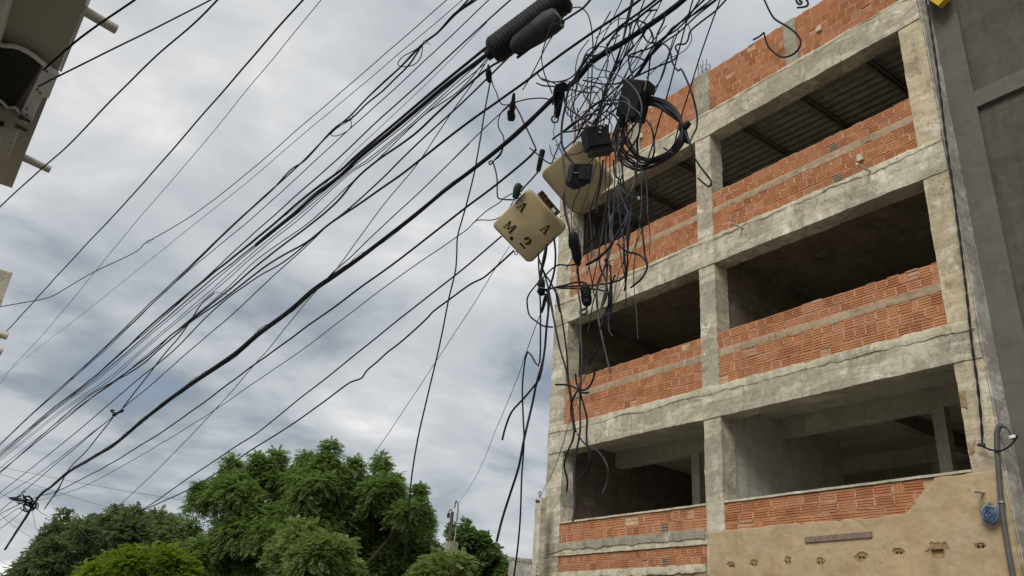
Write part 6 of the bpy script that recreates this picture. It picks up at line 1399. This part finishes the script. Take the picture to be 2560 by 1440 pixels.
slab('lower_box', rrect(27, 9, 3), [(-.06, 2), (-.05, 0), (.045, 0), (.05, 2)], 3, -27).build('underside', M['dark_grey_plastic'], t, smooth=False)
for x, y in ((6, 22), (2, 12), (16, 26), (-10, 30)):
    mb = MB(); mb.tube([LP('lower_box', x, y, .066), LP('lower_box', x, y, .08)], .008, 8); mb.build('bolt', M['steel'], t)
t = empty('cut_closure', FR['cut_box'][0]); tag(t, 'black closure with a jagged torn bottom hanging over the cream box body', 'junction box')
cut = [(-24, 28), (26, 34), (24, -14), (12, -20), (9, -24), (1, -26), (-4, -31), (-9, -30), (-24, -24), (-30, -16)]
slab('cut_box', cut, [(-.06, 2), (-.05, 0), (.03, 0), (.04, 2)]).build('body', M['black_plastic'], t, smooth=False)
slab('cut_box', [(-10, 24), (20, 28), (19, -6), (-12, -8)], [(.038, 0), (.050, 1)]).build('cover', M['dark_grey_plastic'], t, smooth=False)
mb = MB(); mb.tube([LP('cut_box', -24, 4, .045), LP('cut_box', -12, 6, .05)], .004, 5); mb.build('strap', M['steel'], t)
# long connector
t = empty('long_connector', FR['long_conn'][0]); tag(t, 'long black tapered drop connector hanging by the left pillar of the top opening', 'connector')
lump('long_conn', [(38, 5), (34, 11), (20, 14), (5, 14), (-8, 12), (-20, 12), (-32, 11), (-38, 8)], M['black_plastic'], 'body', t, 8, .7, 1, .2)
slab('long_conn', rrect(3, 14, 1), [(.0, 0), (.055, 0)], 11, 6).build('clip', M['dark_grey_plastic'], t, smooth=False)
lump('long_conn', [(-37, 7), (-44, 6), (-50, 2)], M['dark_grey_plastic'], 'tip', t, 7, .7)
t = empty('oval_connector', FR['oval_conn'][0]); tag(t, 'oval black connector with two round holes hanging over the middle concrete beam', 'connector')
lump('oval_conn', [(29, 4), (26, 10), (14, 12.5), (0, 13), (-12, 13.5), (-22, 11), (-28, 6)], M['black_plastic'], 'body', t, 12, .55)
for y in (17, 3):
    mb = MB(); q = [LP('oval_conn', 5*math.cos(R(a)), y+5*math.sin(R(a)), .033) for a in range(0, 375, 24)]
    mb.tube(q, .004, 5); mb.build('eye_ring', M['dark_grey_plastic'], t)
mb = MB(); mb.tube(spline([LP('oval_conn', -7, -18, .04), LP('oval_conn', -3, -12, .05), LP('oval_conn', 3, -13, .05), LP('oval_conn', 4, -19, .04)], .01), .006, 6); mb.build('hook', M['grey_cable'], t)
mb = MB(); mb.tube(spline([LP('oval_conn', -1, -28, 0), LP('oval_conn', -6, -34, .01), LP('oval_conn', -16, -36, .03), LP('oval_conn', -20, -43, .03), LP('oval_conn', -12, -47, .03), LP('oval_conn', 0, -40, .02)], .01), .008, 6); mb.build('tie', M['grey_cable'], t)
t = empty('small_connector', FR['small_conn'][0]); tag(t, 'small rough black connector against the sky left of the building corner', 'connector')
lump('small_conn', [(22, 4), (16, 8), (6, 10), (-4, 9), (-12, 10), (-20, 7), (-23, 3)], M['black_plastic'], 'body', t, 9, .8, 4, .5)
mb = MB(); mb.tube([LP('small_conn', -9, -2, .028), LP('small_conn', 9, -4, .028)], .004, 5); mb.build('strap', M['steel'], t)
for f, lab in (('clampA', 'black cable clamp hanging just below the big splice closure'), ('clampB', 'black cable clamp hanging from the thick cable left of the bundle')):
    t = empty('line_clamp', FR[f][0]); tag(t, lab, 'clamp', 'clamps hanging from the street cables')
    lump(f, [(24, 1.5), (16, 4), (10, 6.5), (0, 8), (-8, 7), (-14, 6), (-19, 3)], M['black_plastic'], 'body', t, 8, .7, ord(f[-1]), .5)
    slab(f, rrect(5, 6, 2), [(-.02, 0), (.02, 0)], -6 if f == 'clampB' else 2, -14).build('jaw', M['black_plastic'], t, smooth=False)
    mb = MB(); mb.tube([LP(f, -3, 10, .02), LP(f, 3, 9, .02)], .004, 5); mb.build('bolt', M['dark_grey_plastic'], t)
if True:   # second clamp is longer
    t = [o for o in bpy.data.objects if o.name.startswith('line_clamp')][-1]
    lump('clampB', [(34, 3), (22, 5), (12, 5)], M['black_plastic'], 'upper_jaw', t, 7, .8, 2, .3)
    lump('clampB', [(-12, 8), (-22, 10), (-30, 9), (-34, 5)], M['black_plastic'], 'lower_jaw', t, 8, .8, 7, .4)
t = empty('wedge_clamp', FR['clampC'][0]); tag(t, 'narrow black wedge clamp with an eyelet above the lettered box', 'clamp')
lump('clampC', [(29, 4), (25, 7), (-22, 6), (-28, 4)], M['black_plastic'], 'body', t, 8, .7, 5, .15)
for y in (24, -22):
    mb = MB(); mb.tube([LP('clampC', 2.5*math.cos(R(a)), y+2.5*math.sin(R(a)), .02) for a in range(0, 375, 30)], .003, 5); mb.build('eye_ring', M['dark_grey_plastic'], t)
mb = MB(); mb.tube(spline([LP('clampC', 0, -28), LP('clampC', -12, -50), LP('clampC', -25, -72), LP('clampC', -30, -85)], .02), .006, 6); mb.build('tail', M['black'], t)
t = empty('suspension_clamp', FR['trunk_clamp'][0]); tag(t, 'black suspension clamp gripping the heavy cable bundle above the tangle', 'clamp')
slab('trunk_clamp', [(-12, 34), (8, 44), (18, 36), (22, 22), (2, 16), (-16, 18)], [(-.03, 1), (-.02, 0), (.03, 0), (.04, 2)]).build('saddle', M['black_plastic'], t, smooth=False)
lump('trunk_clamp', [(18, 11), (8, 12), (-4, 11), (-14, 10), (-26, 9), (-36, 8), (-46, 4)], M['black_plastic'], 'body', t, 9, .8, 3, .35)
slab('trunk_clamp', rrect(2.5, 17, 1), [(-.02, 0), (.035, 0)], -13, 2).build('bracket', M['dark_grey_plastic'], t, smooth=False)
mb = MB(); mb.tube(spline([LP('trunk_clamp', -2, -36, .02), LP('trunk_clamp', -12, -46, .03), LP('trunk_clamp', -8, -56, .03), LP('trunk_clamp', 2, -54, .03), LP('trunk_clamp', 4, -40, .03)], .01), .006, 6); mb.build('hook', M['black'], t)
t = empty('drop_clamp', FR['green'][0]); tag(t, 'dark green plastic drop clamp on a thin wire beside the lettered box', 'clamp')
lump('green', [(21, 4), (16, 8), (6, 10), (-6, 9), (-16, 8), (-20, 4)], M['green'], 'body', t, 9, .7, 8, .25)
slab('green', rrect(4, 4, 2), [(-.01, 0), (.03, 0)], 8, 13).build('cam', M['green'], t, smooth=False)
slab('green', rrect(3, 3, 1), [(-.01, 0), (.02, 0)], 9, -6).build('cam', M['green'], t, smooth=False)
t = empty('bowtie_splice', FR['bow'][0]); tag(t, 'small black bowtie shaped splice where thin cables cross at the left', 'splice')
lump('bow', [(-13, 2), (-9, 5), (-3, 2.5), (3, 2.5), (9, 4), (13, 2)], M['black_plastic'], 'knot', t, 7, .8, 1, .4)
mb = MB(); mb.tube(spline([LP('bow', 0, -2), LP('bow', -6, -9, .0), LP('bow', -12, -10), LP('bow', -8, -4)], .02), .012, 5); mb.build('loose_end', M['black'], t)
# far knot of loops
t = empty('far_cable_knot', FR['far_knot'][0]); tag(t, 'far knot of looped black cable ends at the lower left edge', 'cable coil')
kr = random.Random(5)
for i in range(13):
    cx, cy = kr.uniform(-14, 12), kr.uniform(-8, 8)
    a0 = kr.uniform(0, 6.28); ra, rb2 = kr.uniform(6, 15), kr.uniform(4, 8)
    q = [LP('far_knot', cx+ra*math.cos(a0+a), cy+rb2*math.sin(a0+a)+kr.uniform(-1.5, 1.5), kr.uniform(-.08, .08)) for a in np.linspace(0, kr.uniform(3.5, 6.6), 12)]
    mb = MB(); mb.tube(spline(q, .05), kr.uniform(.009, .014), 5); mb.build('loop', M['black'], t)
for i in range(4):
    q = [LP('far_knot', -6-i*4, -4), LP('far_knot', -16-i*4, -14-i*2), LP('far_knot', -24-i*2, -20-i)]
    mb = MB(); mb.tube(spline(q, .05), .012, 5); mb.build('loose_end', M['black'], t)
# big ribbed splice closure
t = empty('splice_closure', FR['splice'][0]); tag(t, 'big black ribbed cylindrical splice closure at the top edge', 'splice closure')
prof = [(-112, 8), (-110, 24), (-104, 31), (-98, 34)]
y = -97
while y < 92:
    prof += [(y, 34.5), (y+6.6, 34.5), (y+7.1, 33.2), (y+8.4, 33.2), (y+8.9, 34.5)]
    y += 9.4
prof += [(96, 34), (104, 31), (110, 24), (112, 8)]
c, ex, ey, ez, k_ = FR['splice']
# the closure lies along its local "up" axis
lump('splice', prof, M['black_plastic'], 'ribbed_body', t, 24, 1.0)
lump('splice', [(-124, 13), (-108, 14), (-106, 6)], M['black_plastic'], 'end_cap', t, 14, 1.0)
for x, z in ((-20, .05), (14, .08)):
    mb = MB(); mb.tube([LP('splice', x, -110, z), LP('splice', x, 108, z)], .008, 6); mb.build('support_rod', M['dark_grey_plastic'], t)
mb = MB(); mb.tube([LP('splice', -6, 8, .095), LP('splice', -3, 36, .10), LP('splice', -6, 48, .095)], [.006, .010, .006], 6); mb.build('pale_tie', M['cream'], t)
mb = MB(); mb.tube([LP('splice', -11, 10, .094), LP('splice', -10, 44, .098)], .005, 6); mb.build('pale_tie', M['cream'], t)
t = empty('spare_roll', FR['roll'][0]); tag(t, 'smooth dark grey sleeve slung under the ribbed splice closure', 'splice closure')
lump('roll', [(-70, 8), (-64, 18), (-50, 24), (0, 28), (40, 29), (62, 27), (68, 20)], M['dark_grey_plastic'], 'sleeve', t, 9, .6, 2, .22)
for o_ in [t]:
    pass
mb = MB(); mb.tube([LP('roll', 22, -70, .0), LP('roll', 20, 0, .03), LP('roll', 16, 70, .02)], .012, 6); mb.build('support_rod', M['black_plastic'], t)
mb = MB(); mb.tube(spline([LP('roll', -14, 62, .06), LP('roll', 2, 66, .07), LP('roll', 16, 60, .05), LP('roll', 22, 64, .03)], .02), .006, 6); mb.tube([LP('roll', 12, 56, .06), LP('roll', 24, 60, .04)], .008, 6); mb.build('clip', M['steel'], t)
t = empty('white_plug', FR['white_tip'][0]); tag(t, 'tiny white plug on the end of a thin cable in front of the top opening', 'connector')
lump('white_tip', [(-4, 2.4), (0, 3.4), (4, 2.6)], M['white_metal'], 'body', t, 7, 1)
t = empty('cable_tie', FR['tie'][0]); tag(t, 'black tape wrap with a bent tail binding the cable coil', 'tape')
lump('tie', [(-16, 9), (-10, 10.5), (6, 9), (14, 7), (16, 4)], M['black_plastic'], 'wrap', t, 9, .8, 2, .15)
mb = MB(); mb.tube(spline([LP('tie', 4, -6, .02), LP('tie', 20, -14, .02), LP('tie', 30, -18, .02), LP('tie', 34, -14, .02)], .02), [.02]*3+[.018]*20 if False else .017, 7); mb.build('tail', M['black_plastic'], t)
t = empty('cable_clip', FR['small_clip'][0]); tag(t, 'small black square clip on the hanging cables over the upper brick band', 'clip')
slab('small_clip', rrect(4.5, 4.5, 1), [(-.015, 0), (.015, 0)], -4, 2).build('body', M['black_plastic'], t, smooth=False)
slab('small_clip', rrect(3, 4, 1), [(-.012, 0), (.02, 0)], 4, -3).build('plate', M['steel'], t, smooth=False)
# short strands of tape and rag caught in the tangle
# ------------------------------------------------------------------ trees
def crown(name, lobes, sprays, mat, parent, nleaf, leaflet=(.075, .024), pairs=6, rach=.30, seed=1, simple=False):
    g = np.random.RandomState(seed)
    L = np.array(lobes); S = np.array(sprays)
    sub = [L*np.array([1, 1, 1, .80])]
    for (x, y, z, r) in L:          # every bough carries smaller boughs of uneven size
        for q in range(9):
            d = g.normal(size=3); d[2] = abs(d[2])*.9-.25; d /= np.linalg.norm(d)
            f_ = g.uniform(.62, 1.0)
            sub.append(np.array([[x+d[0]*r*f_, y+d[1]*r*f_, z+d[2]*r*f_*.9, r*g.uniform(.20, .46)]]))
    L = np.concatenate(sub)
    base, outd = [], []
    wts = L[:, 3]**2; wts /= wts.sum()
    for i, (x, y, z, r) in enumerate(L):
        n = int(nleaf*wts[i])
        d = g.normal(size=(n, 3)); d /= np.linalg.norm(d, axis=1)[:, None]
        d[:, 2] = np.where(d[:, 2] < -.35, -d[:, 2]*.6, d[:, 2]); d /= np.linalg.norm(d, axis=1)[:, None]
        # twigs cluster into tufts: snap most leaves to a smaller set of tuft directions
        nt_ = max(8, n//26)
        td = g.normal(size=(nt_, 3)); td /= np.linalg.norm(td, axis=1)[:, None]
        td[:, 2] = np.where(td[:, 2] < -.3, -td[:, 2], td[:, 2])
        tr = g.uniform(.70, 1.06, nt_)
        pick = g.randint(0, nt_, n)
        cl = g.random_sample(n) < .52
        d = np.where(cl[:, None], td[pick]+g.normal(size=(n, 3))*.17, d)
        d /= np.linalg.norm(d, axis=1)[:, None]
        rr = np.where(cl, tr[pick]*g.uniform(.80, 1.10, n), g.uniform(.45, 1.08, n))
        base.append(np.array([x, y, z])+d*(r*rr)[:, None]*np.array([1, 1, .92])); outd.append(d)
    for (x, y, z, r) in S:
        n = max(34, int(nleaf*.008))
        h = g.uniform(-1.6, 1.45, n)
        wv = np.clip(.72-.36*h, .08, 1.2)
        a = g.uniform(0, 6.28, n)
        d = np.stack([np.cos(a), np.sin(a), .5+.4*g.random_sample(n)], 1)
        p = np.stack([x+np.cos(a)*wv*r*.7*g.uniform(.3, 1, n), y+np.sin(a)*wv*r*.7*g.uniform(.3, 1, n), z+h*r], 1)
        base.append(p); outd.append(d/np.linalg.norm(d, axis=1)[:, None])
    Bs = np.concatenate(base); D = np.concatenate(outd)
    n = len(Bs)
    D = D+g.normal(size=(n, 3))*.45; D[:, 2] -= .25
    D /= np.linalg.norm(D, axis=1)[:, None]
    ref = g.normal(size=(n, 3))*.35; ref[:, 2] += 1
    side = np.cross(D, ref); side /= np.linalg.norm(side, axis=1)[:, None]+1e-9
    nrm = np.cross(side, D)
    rl = rach*g.uniform(.6, 1.15, n)
    V = []
    m = pairs*2+1
    for q in range(m):
        t = (q//2+1)/(pairs+.5)
        sg = 1 if q % 2 else -1
        if q == m-1:
            t, dirv = 1.0, D*1.0
        else:
            dirv = side*sg*.85+D*.55+nrm*g.uniform(-.35, .15, (n, 1))
        dirv = dirv/np.linalg.norm(dirv, axis=1)[:, None]
        p0 = Bs+D*(rl*t)[:, None]; p0[:, 2] -= .35*rl*t*t
        ll = leaflet[0]*g.uniform(.75, 1.2, (n, 1)); lw = leaflet[1]*g.uniform(.8, 1.2, (n, 1))
        wv = np.cross(dirv, nrm+g.normal(size=(n, 3))*.3); wv /= np.linalg.norm(wv, axis=1)[:, None]+1e-9
        tip = p0+dirv*ll; tip[:, 2:3] -= ll*.25
        mid = p0+dirv*ll*.45
        V.append(np.stack([p0, mid+wv*lw, tip, mid-wv*lw], 1))
    V = np.concatenate(V).reshape(-1, 3)
    nf = len(V)//4
    me = bpy.data.meshes.new(name)
    me.vertices.add(len(V)); me.vertices.foreach_set('co', V.astype(np.float32).ravel())
    me.loops.add(nf*4); me.loops.foreach_set('vertex_index', np.arange(nf*4, dtype=np.int32))
    me.polygons.add(nf); me.polygons.foreach_set('loop_start', np.arange(0, nf*4, 4, dtype=np.int32))
    me.materials.append(mat)
    me.update(calc_edges=True)
    me.validate()
    return link(name, me, parent)
def tree(key, label, mat, nleaf, group=None, name='neem_tree', cat='tree', **kw):
    lobes, sprays = TREES[key]
    c = Vector((0, 0, 0)); wt = 0
    for l in lobes:
        c += Vector(l[:3])*l[3]; wt += l[3]
    c /= wt
    base = Vector((c.x, c.y, GZ))
    t = empty(name, base); tag(t, label, cat, group)
    mb = MB()
    fork = Vector((c.x+.1, c.y, GZ+(c.z-GZ)*.42))
    big = max(l[3] for l in lobes)
    r0 = .10+.16*min(1, big)
    mb.tube(spline([base, base.lerp(fork, .5)+Vector((.06, -.05, 0)), fork], .3), [r0*(1-.35*i/9) for i in range(10)] if False else r0*.8, 9)
    for l in lobes:
        e = Vector(l[:3])
        mid = fork.lerp(e, .55)+Vector((0, 0, .12*l[3]))
        q = spline([fork, mid, e], .2, 4, 5)
        mb.tube(q, [r0*.34*(1-.85*i/(len(q)-1)) for i in range(len(q))], 6)
        rr_ = random.Random(int(e.x*100))
        for k in range(5):
            dv = Vector((rr_.gauss(0, 1), rr_.gauss(0, 1), abs(rr_.gauss(0, 1)))).normalized()*l[3]*.85
            mb.tube([mid.lerp(e, .6+.08*k), e.lerp(e+dv, .6)+Vector((0, 0, .05)), e+dv], [.03, .018, .006], 5)
    for s in sprays:
        e = Vector(s[:3])
        n_ = min(lobes, key=lambda l: (Vector(l[:3])-e).length)
        mb.tube([Vector(n_[:3]), Vector(n_[:3]).lerp(e, .6), e+Vector((0, 0, s[3]*1.8))], [.025, .015, .005], 5)
    mb.build('trunk', M['bark'], t)
    crown('crown', lobes, sprays, mat, t, nleaf, **kw)
    return t
tree('big', 'largest neem tree, broad feathery green crown under the fan of cables', M['leaf_big'], 46000, seed=3, leaflet=(.060, .017), pairs=6, rach=.28)
tree('front', 'smaller lighter green neem crown in front of the largest tree', M['leaf_front'], 11000, seed=4, leaflet=(.055, .017), rach=.24)
tree('dark', 'dark green tree with upright sprigs at the lower left', M['leaf_dark'], 15000, seed=5, name='leafy_tree', leaflet=(.10, .028), pairs=4, rach=.32)
tree('lime', 'low yellow green tree in front of the dark one', M['leaf_lime'], 9000, seed=6, name='lime_green_tree', leaflet=(.05, .018), pairs=7, rach=.30)
tree('round', 'dense round leaved tree between the service pole and the whitewashed wall', M['leaf_round'], 8000, seed=7, name='round_leaved_tree', leaflet=(.09, .036), pairs=3, rach=.2)
tree('shrub', 'small neem sapling in front of the service pole', M['leaf_front'], 1500, seed=8, name='neem_sapling', leaflet=(.06, .02), pairs=6, rach=.26)
